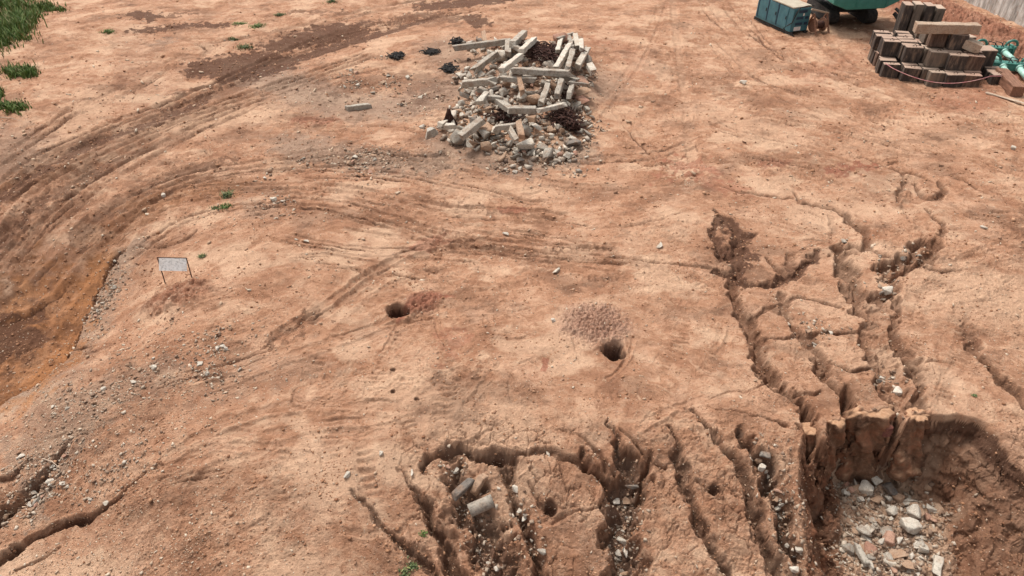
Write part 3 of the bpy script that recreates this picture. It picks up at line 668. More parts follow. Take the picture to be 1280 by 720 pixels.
# ------------------------------------------------------------------ build the ground mesh
nr, nc = SH
co = np.stack([xo, yo, Z], 1).astype(np.float32)
ii = (np.arange(nr - 1)[:, None] * nc + np.arange(nc - 1)[None, :]).ravel()
quads = np.stack([ii, ii + 1, ii + nc + 1, ii + nc], 1).astype(np.int32)
gm = bpy.data.meshes.new('ground'); gm.vertices.add(N); gm.vertices.foreach_set('co', co.ravel())
gm.loops.add(quads.size); gm.loops.foreach_set('vertex_index', quads.ravel())
gm.polygons.add(len(quads)); gm.polygons.foreach_set('loop_start', np.arange(0, quads.size, 4, dtype=np.int32))
gm.polygons.foreach_set('use_smooth', np.ones(len(quads), bool)); gm.update()
for nm, ch in (('soil', (wet_shade, red, ora)), ('soil_two', (gry, pal, raw))):
    at = gm.color_attributes.new(nm, 'FLOAT_COLOR', 'POINT')
    at.data.foreach_set('color', np.stack([*ch, np.ones(N)], 1).astype(np.float32).ravel())
sp_ = gm.attributes.new('spoil', 'FLOAT', 'POINT'); sp_.data.foreach_set('value', spoil)
fa_ = gm.attributes.new('flow', 'FLOAT_VECTOR', 'POINT'); fa_.data.foreach_set('vector', np.stack([al * .75 + ws1 * .8, ac * 2.0 + ws2 * 1.1, Z * 2], 1).astype(np.float32).ravel())
gm.materials.append(SOIL)
ground = bpy.data.objects.new('ground', gm); COL.objects.link(ground); ground['kind'] = 'structure'; ground['label'] = 'bare reddish tan construction soil cut by ruts and gullies'
def HIT(px, py):
    a, b_, c_ = march(px, py, Hf); return np.stack([a, b_, c_], 1)

# ------------------------------------------------------------------ object helpers
def link(name, me, m=None, parent=None, loc=None, rot=None):
    if m is not None and not me.materials: me.materials.append(m)
    o = bpy.data.objects.new(name, me); COL.objects.link(o)
    if parent: o.parent = parent
    if loc is not None: o.location = loc
    if rot is not None: o.rotation_euler = rot
    return o
def tag(o, label=None, cat=None, group=None, kind=None):
    if label: o['label'] = label
    if cat: o['category'] = cat
    if group: o['group'] = group
    if kind: o['kind'] = kind
    return o
def empty(name, loc, rz=0):
    o = bpy.data.objects.new(name, None); COL.objects.link(o); o.location = loc; o.rotation_euler = (0, 0, rz); o.empty_display_size = .2; return o
def me_from(bm, name, smooth_=False):
    me = bpy.data.meshes.new(name); bm.normal_update(); bm.to_mesh(me); bm.free()
    if smooth_: me.polygons.foreach_set('use_smooth', [True] * len(me.polygons))
    return me
def add_box(bm, c, s, rot=None, bev=0):
    r = bmesh.ops.create_cube(bm, size=1); vs = r['verts']
    M = Matrix.Translation(Vector(c)) @ (rot.to_matrix().to_4x4() if rot else Matrix.Identity(4)) @ Matrix.Diagonal((s[0], s[1], s[2], 1))
    bmesh.ops.transform(bm, matrix=M, verts=vs)
    if bev:
        es = list({e for v in vs for e in v.link_edges}); bmesh.ops.bevel(bm, geom=es, offset=bev, segments=1, affect='EDGES')
    return vs
def add_bar(bm, a, b, w, h=None, bev=0):
    a = Vector(a); b = Vector(b); d = b - a; h = h or w
    q = d.to_track_quat('X', 'Z'); r = bmesh.ops.create_cube(bm, size=1); vs = r['verts']
    M = Matrix.Translation((a + b) / 2) @ q.to_matrix().to_4x4() @ Matrix.Diagonal((d.length, w, h, 1))
    bmesh.ops.transform(bm, matrix=M, verts=vs)
    if bev: bmesh.ops.bevel(bm, geom=list({e for v in vs for e in v.link_edges}), offset=bev, segments=1, affect='EDGES')
def add_tube(bm, pts, r, n=6):
    pts = [Vector(p) for p in pts]; rings = []
    for i, p in enumerate(pts):
        d = (pts[min(i + 1, len(pts) - 1)] - pts[max(i - 1, 0)]).normalized(); q = d.to_track_quat('Z', 'Y')
        rr = r[i] if hasattr(r, '__len__') else r
        rings.append([bm.verts.new(p + q @ Vector((rr * math.cos(2 * math.pi * k / n), rr * math.sin(2 * math.pi * k / n), 0))) for k in range(n)])
    for a, b in zip(rings, rings[1:]):
        for k in range(n): bm.faces.new((a[k], a[(k + 1) % n], b[(k + 1) % n], b[k]))
    bm.faces.new(rings[0][::-1]); bm.faces.new(rings[-1])
def add_cyl(bm, a, b, r, n=20):
    add_tube(bm, [a, b], r, n)

def stone_mat(name, c1, c2, dirt=(.30, .17, .10), amt=.5):
    m, n, b = mat(name, .92)
    tc = nd(n, 'ShaderNodeTexCoord').outputs['Object']; oi = nd(n, 'ShaderNodeObjectInfo')
    mp = nd(n, 'ShaderNodeVectorMath', operation='ADD'); n.links.new(tc, mp.inputs[0]); n.links.new(oi.outputs['Random'], mp.inputs[1])
    n1 = tex(n, 'ShaderNodeTexNoise', mp.outputs[0], 2.6, 5, .7).outputs['Fac']; n2 = tex(n, 'ShaderNodeTexNoise', mp.outputs[0], 14, 4, .7).outputs['Fac']
    c = mixc(n, oi.outputs['Random'], c1, c2)
    c = mixc(n, ramp(n, n1, [(.45, 0.), (.62, amt)]), c, dirt)
    c = mixc(n, ramp(n, n2, [(.38, .65), (.5, 0.)]), c, tuple(v * .45 for v in c1))
    c = mixc(n, ramp(n, n2, [(.58, 0.), (.75, .4)]), c, tuple(min(.8, v * 1.25) for v in c2))
    n.links.new(c, b.inputs['Base Color']); bp = nd(n, 'ShaderNodeBump', i_Strength=.6, i_Distance=.02); n.links.new(n2, bp.inputs['Height']); n.links.new(bp.outputs[0], b.inputs['Normal'])
    return m
M_GREY = stone_mat('broken_concrete', (.275, .24, .20), (.41, .365, .305), dirt=(.25, .17, .12), amt=.75)
M_PALE = stone_mat('pale_concrete', (.45, .40, .33), (.56, .505, .43), amt=.4)
M_TAN = stone_mat('dusty_tan_stone', (.30, .19, .125), (.38, .26, .18), amt=.7)
M_PINK = stone_mat('pinkish_brick_stone', (.33, .17, .12), (.42, .26, .19), amt=.5)
M_DARK = stone_mat('dark_grey_stone', (.13, .11, .095), (.20, .175, .15))
def rust_mat(name, c, c2):
    m, n, b = mat(name, .85); g = nd(n, 'ShaderNodeTexCoord').outputs['Object']
    n1 = tex(n, 'ShaderNodeTexNoise', g, 7, 5, .7).outputs['Fac']; n.links.new(mixc(n, ramp(n, n1, [(.4, 0.), (.6, 1.)]), c, c2), b.inputs['Base Color']); return m
M_REBAR = rust_mat('rusty_steel', (.030, .014, .011), (.075, .032, .022))
M_BLACK = rust_mat('black_scrap', (.018, .017, .018), (.05, .045, .04))

def chunk_mesh(name, m, seed, sx=1, sy=1, sz=.7, pts=14, bev=.05):
    r = random.Random(seed); bm = bmesh.new()
    for k in range(pts):
        v = Vector((r.gauss(0, 1), r.gauss(0, 1), r.gauss(0, 1))).normalized()
        v = Vector([max(-.68, min(.68, c * 1.05)) for c in v]) * r.uniform(.82, 1.05)
        bm.verts.new((v.x * sx * .72, v.y * sy * .72, v.z * sz * .72))
    res = bmesh.ops.convex_hull(bm, input=list(bm.verts))
    bmesh.ops.delete(bm, geom=[v for v in bm.verts if not v.link_faces], context='VERTS')
    bmesh.ops.dissolve_limit(bm, angle_limit=R(14), verts=list(bm.verts), edges=list(bm.edges))
    try: bmesh.ops.bevel(bm, geom=list(bm.edges), offset=bev, segments=1, affect='EDGES', clamp_overlap=True)
    except Exception: pass
    me = me_from(bm, name); me.materials.append(m); return me
SHAPES = [(1, .8, .7, 'blocky'), (1.3, .7, .55, 'long'), (1.15, 1, .38, 'flat'), (.95, .9, .8, 'rounded'), (1.5, .55, .5, 'long'), (1.1, .95, .55, 'angular')]
def chunk_set(m, seed): return [(chunk_mesh('stone_mesh', m, seed + i * 3 + j, a, b, c, 12 + (10 if s == 'rounded' else 0)), s) for i, (a, b, c, s) in enumerate(SHAPES) for j in range(2)]
CH_ = {'grey': chunk_set(M_GREY, 100), 'pale': chunk_set(M_PALE, 200), 'tan': chunk_set(M_TAN, 300), 'pinkish': chunk_set(M_PINK, 400), 'dark grey': chunk_set(M_DARK, 500)}
ORD = ['first', 'second', 'third', 'fourth', 'fifth', 'sixth', 'seventh', 'eighth', 'ninth', 'tenth', 'eleventh', 'twelfth']
def px_of(p):
    vx, vy, vz = p[0], p[1], p[2] - CH
    d = vy * cp - vz * sp; u = vy * sp + vz * cp
    return 640 + FPX * vx / d, 360 - FPX * u / d
def settle_labels(items):
    """give look-alikes within one small area their order from the left"""
    d = {}
    for o, lab in items: d.setdefault(lab, []).append(o)
    for lab, os_ in d.items():
        if len(os_) == 1: os_[0]['label'] = lab; continue
        os_.sort(key=lambda o: px_of(o.location)[0])
        for i, o in enumerate(os_):
            o['label'] = lab + (', leftmost of %d' % len(os_) if i == 0 else ', rightmost of %d' % len(os_) if i == len(os_) - 1 else ', %s from left' % (ORD[i] if i < 12 else 'number %d' % (i + 1)))

# ------------------------------------------------------------------ standing soil pillars in the back wall of the pit
def clay_material():
    m, n, b = mat('cut_clay', .95); b.inputs['Specular IOR Level'].default_value = .12
    pos = nd(n, 'ShaderNodeNewGeometry').outputs['Position']; nrm = nd(n, 'ShaderNodeSeparateXYZ'); g2 = nd(n, 'ShaderNodeNewGeometry'); n.links.new(g2.outputs['Normal'], nrm.inputs[0])
    n1 = tex(n, 'ShaderNodeTexNoise', pos, 1.9, 6, .65).outputs['Fac']; n2 = tex(n, 'ShaderNodeTexNoise', pos, 9, 6, .7).outputs['Fac']; n3 = tex(n, 'ShaderNodeTexNoise', pos, 45, 4, .7).outputs['Fac']
    c = ramp(n, n1, [(.36, (.11, .060, .038)), (.5, (.19, .100, .060)), (.62, (.25, .110, .062))])
    c = mixc(n, ramp(n, n2, [(.52, 0.), (.68, .6)]), c, (.34, .195, .125)); c = mixc(n, ramp(n, n2, [(.34, .5), (.46, 0.)]), c, (.11, .055, .033))
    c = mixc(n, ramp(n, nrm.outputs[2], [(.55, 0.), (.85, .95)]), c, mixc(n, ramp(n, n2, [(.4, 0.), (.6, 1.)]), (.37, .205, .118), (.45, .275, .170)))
    n.links.new(c, b.inputs['Base Color']); bp = nd(n, 'ShaderNodeBump', i_Strength=.8, i_Distance=.04)
    n.links.new(mth(n, 'ADD', n2, mth(n, 'MULTIPLY', n3, .4)), bp.inputs['Height']); n.links.new(bp.outputs[0], b.inputs['Normal']); return m
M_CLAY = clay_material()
def pillar(px, py, rx_, ry_, zb, seed, taper, lab, lean=0, lump_=.0):
    q = HIT([px], [py])[0]; zt = float(Hf(q[0], q[1] + ry_ * .5)) - .03
    nl, na = 46, 72; k = np.arange(na) * 2 * np.pi / na; ts = np.linspace(0, 1, nl)
    V = []; 
    for t_ in ts:
        z = zb + (zt - zb) * min(1, t_ * 1.03); w_ = 1 + taper * (1 - t_) 
        edge = math.sqrt(max(0, 1 - ((t_ - .86) / .14) ** 2)) * .38 + .62 if t_ > .86 else 1
        cs, sn = np.cos(k), np.sin(k); e = .88
        bx = np.sign(cs) * np.abs(cs) ** e; by = np.sign(sn) * np.abs(sn) ** e
        dn = (1 - .75 * ss(.9, 1, t_)) * .46 * fbm(bx * .9 + seed * 3 + z * .6, by * .9 + z * 1.1, 110 + seed, 5, .58) + .12 * noise(bx * 3 + z * 1.2, by * 3 - z * 2.5, 120 + seed)
        r_ = (w_ * edge) * (1 + dn)
        V.append(np.stack([q[0] + rx_ * bx * r_ + lean * (1 - t_), q[1] + ry_ * .35 + ry_ * by * r_ - .18 * (1 - t_), np.full(na, z) + .05 * noise(bx * 2, by * 2 + t_ * 3, 130)], 1))
    V = np.concatenate(V); nv = len(V); V = np.vstack([V, V[-na:].mean(0) + [0, 0, .015]])
    F = [(i * na + j, i * na + (j + 1) % na, (i + 1) * na + (j + 1) % na, (i + 1) * na + j) for i in range(nl - 1) for j in range(na)] + [((nl - 1) * na + j, (nl - 1) * na + (j + 1) % na, nv) for j in range(na)]
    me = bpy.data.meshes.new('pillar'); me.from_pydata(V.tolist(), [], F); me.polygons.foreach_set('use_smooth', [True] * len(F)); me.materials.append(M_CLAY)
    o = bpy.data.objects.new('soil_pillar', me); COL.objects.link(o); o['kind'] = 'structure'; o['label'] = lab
pillar(1094, 515, .54, .38, -2.7, 1, .10, 'tall broad reddish soil pillar in the middle of the pit wall', 0)
pillar(1044, 528, .30, .30, -2.7, 2, .25, 'narrow brown soil pillar left of the broad one', .0)
pillar(1010, 554, .32, .28, -2.6, 3, .35, 'dark reddish soil pillar at the left end of the pit wall', .08)
pillar(1144, 532, .30, .26, -1.9, 4, .8, 'greyish soil buttress right of the broad pillar', .1)

# ------------------------------------------------------------------ boundary wall, top right
def wall_material():
    m, n, b = mat('stained_concrete', .9); g = nd(n, 'ShaderNodeTexCoord').outputs['Object']
    mp = nd(n, 'ShaderNodeMapping'); n.links.new(g, mp.inputs[0]); mp.inputs['Scale'].default_value = (1.1, 1.1, .28)
    s = tex(n, 'ShaderNodeTexNoise', mp.outputs[0], 1.3, 6, .75).outputs['Fac']; s2 = tex(n, 'ShaderNodeTexNoise', g, 3, 5, .7).outputs['Fac']
    c = ramp(n, s, [(.34, (.13, .115, .10)), (.48, (.34, .31, .28)), (.60, (.55, .51, .47))])
    c = mixc(n, ramp(n, s2, [(.5, 0.), (.7, .6)]), c, (.25, .15, .10)); n.links.new(c, b.inputs['Base Color'])
    bp = nd(n, 'ShaderNodeBump', i_Strength=.4, i_Distance=.02); n.links.new(s2, bp.inputs['Height']); n.links.new(bp.outputs[0], b.inputs['Normal']); return m
M_WALL = wall_material()
wa = np.array([*flat(1203, -2, .0), 0.]); wb = np.array([*flat(1288, 47, .0), 0.])
dv = (wb - wa)[:2]; dv = dv / np.hypot(*dv); st = wa[:2] - dv * 14; Lw = 42
wall = empty('boundary_wall', (st[0], st[1], 0), math.atan2(dv[1], dv[0]))
tag(wall, 'streaked grey concrete boundary wall behind the soil bank in the top right corner', 'wall')
for k in range(14):
    bm = bmesh.new(); add_box(bm, (1.5 + 3 * k, .12, .9), (2.985, .16, 4.6), bev=.012); link('wall_panel', me_from(bm, 'wall_panel'), M_WALL, wall)
bm = bmesh.new(); add_box(bm, (21, .12, 3.42), (42.4, .4, .16), bev=.02); link('coping', me_from(bm, 'coping'), M_WALL, wall)

# ------------------------------------------------------------------ stack of ballast slabs
def slab_mat(name, side, top):
    m, n, b = mat(name, .8); tc = nd(n, 'ShaderNodeTexCoord').outputs['Object']; oi = nd(n, 'ShaderNodeObjectInfo')
    mp = nd(n, 'ShaderNodeVectorMath', operation='ADD'); n.links.new(tc, mp.inputs[0]); n.links.new(oi.outputs['Location'], mp.inputs[1])
    sc_ = nd(n, 'ShaderNodeMapping'); sc_.inputs['Scale'].default_value = (1.6, 1.6, .35); n.links.new(mp.outputs[0], sc_.inputs[0])
    n1 = tex(n, 'ShaderNodeTexNoise', sc_.outputs[0], 2.8, 6, .75).outputs['Fac']; n2 = tex(n, 'ShaderNodeTexNoise', mp.outputs[0], 6, 4, .7).outputs['Fac']
    c = ramp(n, n1, [(.36, tuple(v * .45 for v in side)), (.52, side), (.70, (.24, .16, .11))])
    g = nd(n, 'ShaderNodeNewGeometry'); sx = nd(n, 'ShaderNodeSeparateXYZ'); n.links.new(g.outputs['Normal'], sx.inputs[0])
    up = ramp(n, sx.outputs[2], [(.55, 0.), (.85, 1.)])      # paler tone on the level tops
    c = mixc(n, mth(n, 'MULTIPLY', up, ramp(n, n2, [(.3, .7), (.5, 1.)])), c, top)
    n.links.new(c, b.inputs['Base Color']); bp = nd(n, 'ShaderNodeBump', i_Strength=.5, i_Distance=.02); n.links.new(n2, bp.inputs['Height']); n.links.new(bp.outputs[0], b.inputs['Normal']); return m
SLM = [slab_mat('weathered_ballast_slab', (.066, .050, .042), (.36, .25, .19)), slab_mat('rusty_ballast_slab', (.12, .072, .052), (.38, .24, .18)), slab_mat('grey_ballast_slab', (.15, .115, .09), (.42, .31, .235))]
slab_me = {}
def slab_mesh(mi, w_, t_, h_):
    k = (mi, w_, t_, h_)
    if k not in slab_me:
        bm = bmesh.new(); add_box(bm, (0, 0, h_ / 2), (w_, t_, h_), bev=.025)
        for v in bm.verts: v.co += Vector((random.gauss(0, .008), random.gauss(0, .008), random.gauss(0, .006)))
        me = me_from(bm, 'slab_mesh'); me.materials.append(SLM[mi])
        # lifting notch on top
        slab_me[k] = me
    return slab_me[k]
def lug_mesh():
    bm = bmesh.new(); add_tube(bm, [(-.09, 0, -.02), (-.09, 0, .06), (0, 0, .1), (.09, 0, .06), (.09, 0, -.02)], .018, 5); me = me_from(bm, 'lifting_loop'); me.materials.append(M_REBAR); return me
LUG = lug_mesh()
so_ = HIT([1099], [98])[0]; SROT = R(-9)
Rz = Matrix.Rotation(SROT, 3, 'Z')
# (column name, x offset, front y offset, tier base, count going back, size, material weights)
H1 = .82
cols = [
 ('left-hand column', 0.50, 0.1, [(0, 6), (1, 4)], .75, 0),
 ('second column from left', 1.50, -0.45, [(0, 7), (1, 6)], .3, 0),
 ('third column from left', 2.45, -1.05, [(0, 7), (1, 6), (2, 4)], .3, 2),
 ('fourth column from left', 3.40, -1.25, [(0, 7), (1, 5), (2, 3)], .2, 0),
 ('fifth column from left', 4.35, -1.2, [(0, 6), (1, 3)], .25, 1),
 ('right-hand column', 5.75, -.85, [(0, 3)], .1, 0)]
tier_name = ['on the ground', 'in the second tier', 'in the third tier', 'in the top tier']
def put_slab(lx, ly, z, mi, lab, rz=0, w_=1.0, t_=.46, h_=H1, lug=True):
    p = Rz @ Vector((lx, ly, 0)); wx_, wy_ = so_[0] + p.x, so_[1] + p.y
    zz = z - .02
    o = link('ballast_slab', slab_mesh(mi, w_, t_, h_), None, None, (wx_, wy_, zz), (random.uniform(-.035, .035), random.uniform(-.03, .03), SROT + rz))
    tag(o, lab, 'concrete slab', 'ballast slabs in the stack'); 
    if lug: link('lifting_loop', LUG, None, o, (0, 0, h_))
    return o
G0 = float(so_[2])
for ci, (cn, cx, cy, tiers, dyt, mi) in enumerate(cols):
    for (tr_, cnt) in tiers:
        for k in range(cnt):
            ly = cy + .25 + k * .53 + tr_ * (.55 + dyt) + random.uniform(-.07, .07)
            mm = mi if random.random() < .7 else random.choice((0, 1, 2))
            put_slab(cx + random.uniform(-.10, .10) + (.04 * tr_), ly, G0 + tr_ * (H1 + .012) + (random.uniform(0, .012)), mm,
                     '%s upright concrete slab %s, %s from the front in the %s' % (['dark grey', 'rusty brown', 'grey'][mm], tier_name[tr_], ORD[k], cn), random.uniform(-.09, .09), w_=random.choice((.78, .86, .92)), t_=random.choice((.40, .46)), h_=H1 - random.choice((0, 0, .05)), lug=(k % 3 == 0))
# rear tower: four thick uprights
for k, (lx, hh) in enumerate(((1.9, 1.9), (2.45, 1.95), (3.1, 1.9), (3.65, 1.8))):
    put_slab(lx, 4.7, G0 + 1.0, (0, 2, 0, 2)[k], 'tall narrow slab standing in the rear tower, %s from left' % ORD[k], random.uniform(-.05, .05), .46, .9, hh, False)
for k in range(4):
    put_slab(1.85 + .62 * k, 4.7, G0 - .3, 0, 'dark slab under the rear tower, %s from left' % ORD[k], 0, .58, 1.0, 1.4, False)
put_slab(5.2, .9, G0 + H1 - .25 + .015, 0, 'dark slab with pinkish top set alone at the right of the second tier', .12, 1.05, .9, 1.1, False)
put_slab(4.3, 1.3, G0 + 1.6, 2, 'grey slab leaning askew under the pale beam, right side', .35, .5, .7, .6, False)
# pale concrete beam on top
def beam_mesh(L, w_, h_, m, seed=0, ragged=.05, bev=.02):
    r = random.Random(seed); bm = bmesh.new(); n = max(3, int(L / .35)); rings = []
    for i in range(n + 1):
        t_ = i / n; cxx = (t_ - .5) * L; j = (lambda: r.gauss(0, .012))
        e = ragged * (1 if i in (0, n) else 0); dx = [r.uniform(-e, e) * 2 for _ in range(4)]
        c = [(-w_ / 2, -h_ / 2), (w_ / 2, -h_ / 2), (w_ / 2, h_ / 2), (-w_ / 2, h_ / 2)]
        sh = 1 - (.06 * r.random())
        rings.append([bm.verts.new((cxx + dx[q], c[q][0] * sh + j(), c[q][1] * sh + j())) for q in range(4)])
    for a, b in zip(rings, rings[1:]):
        for k in range(4): bm.faces.new((a[k], b[k], b[(k + 1) % 4], a[(k + 1) % 4]))
    bm.faces.new(rings[0]); bm.faces.new(rings[-1][::-1])
    bmesh.ops.recalc_face_normals(bm, faces=list(bm.faces))
    es = [e for e in bm.edges if e.calc_face_angle(0) > .8]; bmesh.ops.bevel(bm, geom=es, offset=bev, segments=1, affect='EDGES', clamp_overlap=True)
    me = me_from(bm, 'beam_mesh'); me.materials.append(m); return me
M_BEAM = stone_mat('tan_concrete', (.36, .27, .20), (.46, .35, .26), amt=.5)
p = Rz @ Vector((2.75, .55, 0))
tb = link('concrete_beam', beam_mesh(3.2, .5, .52, M_BEAM, 3, .03), None, None, (so_[0] + p.x, so_[1] + p.y, G0 + 3 * (H1 + .012) + .22), (R(2), R(-1.2), SROT + R(1)))
tag(tb, 'long pale concrete beam lying on top of the dark slab stack', 'beam')
p = Rz @ Vector((4.2, .35, 0))
link('w', bpy.data.meshes.new('x')) if False else None
tb = link('concrete_block', beam_mesh(.8, .5, .5, M_BEAM, 8, .08), None, None, (so_[0] + p.x, so_[1] + p.y, G0 + 2 * (H1 + .012) + .27), (0, R(10), SROT + R(-30)))
tag(tb, 'pale broken concrete block sitting beside the right end of the pale beam', 'block')
for (lx, ly, z, s_) in ((4.75, 2.6, 1.7, .75), (5.5, 2.7, 1.25, .6)):
    p = Rz @ Vector((lx, ly, 0)); o = link('dark_boulder', CH_['dark grey'][3 if lx < 5 else 7][0], None, None, (so_[0] + p.x, so_[1] + p.y, float(Hf(so_[0] + p.x, so_[1] + p.y)) + s_ * .3), (0, 0, 1)); o.scale = (s_, s_, s_)
    tag(o, 'dark lump of broken concrete behind the slab stack, %s one' % ('nearer' if lx < 5 else 'right hand'), 'boulder')
# sagging pinkish tape round the front
bm = bmesh.new(); tp = []
for i in range(25):
    t_ = i / 24; lx = -.05 + 6.5 * t_; ly = -.05 - 1.25 * math.sin(min(1, t_ * 1.1) * math.pi) ** .45 - .75 * max(0, t_ - .8) * 5; zz = .95 - .55 * math.sin(min(1, t_ * 1.25) * math.pi) ** 1.0 * .8 - .15 * t_
    p = Rz @ Vector((lx, ly - .22, 0)); tp.append((so_[0] + p.x, so_[1] + p.y, G0 + zz))
add_tube(bm, tp, .02, 4)
m_t, n_t, b_t = mat('pink_tape', .7); n_t.links.new(ramp(n_t, tex(n_t, 'ShaderNodeTexNoise', nd(n_t, 'ShaderNodeTexCoord').outputs['Object'], 5).outputs['Fac'], [(.4, (.42, .16, .17)), (.6, (.52, .30, .27))]), b_t.inputs['Base Color'])
tag(link('barrier_tape', me_from(bm, 'tape'), m_t), 'thin pinkish rope strung slackly round the front of the slab stack', 'rope')

# brown timber baulk and pale plank at the far right
def seg_beam(name, a, b, w_, h_, m, lab, cat, lift=0, seed=0, group=None, ragged=.05):
    A = HIT([a[0]], [a[1]])[0]; B = HIT([b[0]], [b[1]])[0]; A = Vector(A); B = Vector(B)
    A.z += h_ / 2 + lift; B.z += h_ / 2 + lift; d = B - A
    o = link(name, beam_mesh(d.length, w_, h_, m, seed, ragged), None, None, (A + B) / 2, d.to_track_quat('X', 'Z').to_euler())
    return tag(o, lab, cat, group)
def wood_mat(name, c1, c2):
    m, n, b = mat(name, .85); g = nd(n, 'ShaderNodeTexCoord').outputs['Object']; mp = nd(n, 'ShaderNodeMapping'); mp.inputs['Scale'].default_value = (.5, 6, 6); n.links.new(g, mp.inputs[0])
    n1 = tex(n, 'ShaderNodeTexNoise', mp.outputs[0], 3, 6, .7).outputs['Fac']; n.links.new(ramp(n, n1, [(.35, c1), (.65, c2)]), b.inputs['Base Color']); return m
M_RUSTWOOD = wood_mat('rusty_brown_timber', (.11, .052, .032), (.30, .155, .10)); M_PLANK = wood_mat('bleached_plank', (.28, .20, .15), (.46, .36, .27))
seg_beam('timber_baulk', (1246,96), (1270,122), .62, .55, M_RUSTWOOD, 'thick rusty brown baulk lying to the right of the slab stack', 'timber', .0, 5)
seg_beam('plank', (1232,117), (1290,134), .2, .07, M_PLANK, 'long thin pale plank lying on the soil in front of the slab stack', 'plank', .03, 6)

# green pile clamps: two flanged frames with pale cylinders
def paint(name, c, c2, rough=.55, rust=.3):
    m, n, b = mat(name, rough); g = nd(n, 'ShaderNodeTexCoord').outputs['Object']; b.inputs['Specular IOR Level'].default_value = .4
    n1 = tex(n, 'ShaderNodeTexNoise', g, 2.2, 6, .7).outputs['Fac']; n2 = tex(n, 'ShaderNodeTexNoise', g, 9, 5, .75).outputs['Fac']
    cc = mixc(n, ramp(n, n1, [(.4, 0.), (.62, 1.)]), c, c2); cc = mixc(n, ramp(n, n2, [(.56, 0.), (.66, rust)]), cc, (.13, .075, .05)); n.links.new(cc, b.inputs['Base Color']); return m
M_TEAL = paint('green_painted_steel', (.035, .16, .125), (.05, .20, .16), .5, .4); M_MINT = paint('mint_painted_steel', (.28, .50, .42), (.38, .58, .50), .45, .3)
def clamp_frame(px, py, rz, lab):
    c = HIT([px], [py])[0]; r_ = empty('pile_clamp', c, rz); tag(r_, lab, 'machine part', 'green pile clamps beside the slab stack')
    bm = bmesh.new()
    add_box(bm, (0, 0, .35), (1.9, .22, .34), bev=.02); add_box(bm, (0, .12, .56), (2.15, .5, .06), bev=.01)
    add_box(bm, (-.95, .1, .4), (.12, .6, .6), bev=.02); add_box(bm, (.95, .1, .4), (.12, .6, .6), bev=.02)
    link('frame', me_from(bm, 'frame'), M_TEAL, r_)
    for s in (-1, 1):
        bm = bmesh.new(); add_tube(bm, [(s * .85 + .32 * math.cos(a), .1, .66 + .3 * math.sin(a)) for a in [math.pi * k / 8 for k in range(9)]], .07, 8); link('jaw', me_from(bm, 'jaw'), M_TEAL, r_)
    for s in (-.38, .45):
        bm = bmesh.new(); add_cyl(bm, (s, -.1, .38), (s + .12, -1.25, .22), .15, 16); add_cyl(bm, (s, -.08, .385), (s + .02, -.2, .37), .2, 16)
        cy_ = link('cylinder', me_from(bm, 'cylinder', True), M_MINT, r_)
        bm = bmesh.new(); add_cyl(bm, (s + .12, -1.25, .22), (s + .135, -1.4, .2), .09, 12); link('rod', me_from(bm, 'rod', True), M_REBAR, cy_)
    for k in range(3):
        bm = bmesh.new(); add_tube(bm, [(-.5 + .4 * k, .05, .6), (-.4 + .4 * k, .2, .85), (-.1 + .4 * k, .15, .8), (.1 + .3 * k, 0, .6)], .025, 6); link('hose', me_from(bm, 'hose'), M_BLACK, r_)
clamp_frame(1240, 72, R(-4), 'green steel pile clamp with two mint cylinders, the one farther back')
clamp_frame(1258, 92, R(-14), 'green steel pile clamp with two mint cylinders, the one nearer the brown baulk')

# ------------------------------------------------------------------ blue power unit
M_BLUE = paint('blue_painted_steel', (.035, .120, .150), (.055, .165, .19), .5, .45); M_CREAM = paint('cream_sheet', (.33, .28, .21), (.42, .36, .28), .8, .25)
M_DKBLUE = paint('dark_blue_recess', (.012, .03, .055), (.02, .045, .075), .6, .1); M_WHITE = paint('white_sticker', (.62, .58, .54), (.7, .66, .62), .7, .3)
fa = HIT([986], [44])[0]; fb = HIT([1012], [40])[0]; fl = HIT([957], [14])[0]
ang = math.atan2(fb[1] - fa[1], fb[0] - fa[0])
pu = empty('power_unit', (fa[0], fa[1], fa[2]), ang); tag(pu, 'blue louvred steel power unit box with cream top, left of the green machine', 'generator')
W_, D_, H_ = 1.36, 3.7, 1.62
bm = bmesh.new(); add_box(bm, (W_ / 2, D_ / 2, .18 + (H_ - .18) / 2), (W_, D_, H_ - .18), bev=.03); link('body', me_from(bm, 'body'), M_BLUE, pu)
bm = bmesh.new(); add_box(bm, (.12, D_ / 2, .09), (.14, D_ + .3, .2)); add_box(bm, (W_ - .12, D_ / 2, .09), (.14, D_ + .3, .2)); link('skid', me_from(bm, 'skid'), M_BLACK, pu)
bm = bmesh.new(); add_box(bm, (W_ / 2, 1.2, H_ + .05), (W_ + .08, 2.3, .09), bev=.02); link('top_sheet', me_from(bm, 'top_sheet'), M_CREAM, pu)
bm = bmesh.new(); add_box(bm, (W_ / 2, 3.05, H_ + .06), (W_ + .04, 1.2, .12), bev=.02); link('hatch', me_from(bm, 'hatch'), M_BLUE, pu)
for k, zz in enumerate((1.42, 1.02, .66)):
    for (cxx, ww) in ((.55, .52), (1.08, .22)) if k else ((.72, .6),):
        bm = bmesh.new(); add_box(bm, (cxx, -.012, zz), (ww, .04, .16)); lo = link('louvre', me_from(bm, 'louvre'), M_DKBLUE, pu)
bm = bmesh.new(); add_box(bm, (.52, -.012, .36), (.52, .02, .24)); link('label_plate', me_from(bm, 'label_plate'), M_WHITE, pu)
bm = bmesh.new(); add_box(bm, (.8, -.012, 1.22), (.09, .03, .16)); link('label_plate', me_from(bm, 'label_plate'), M_WHITE, pu)
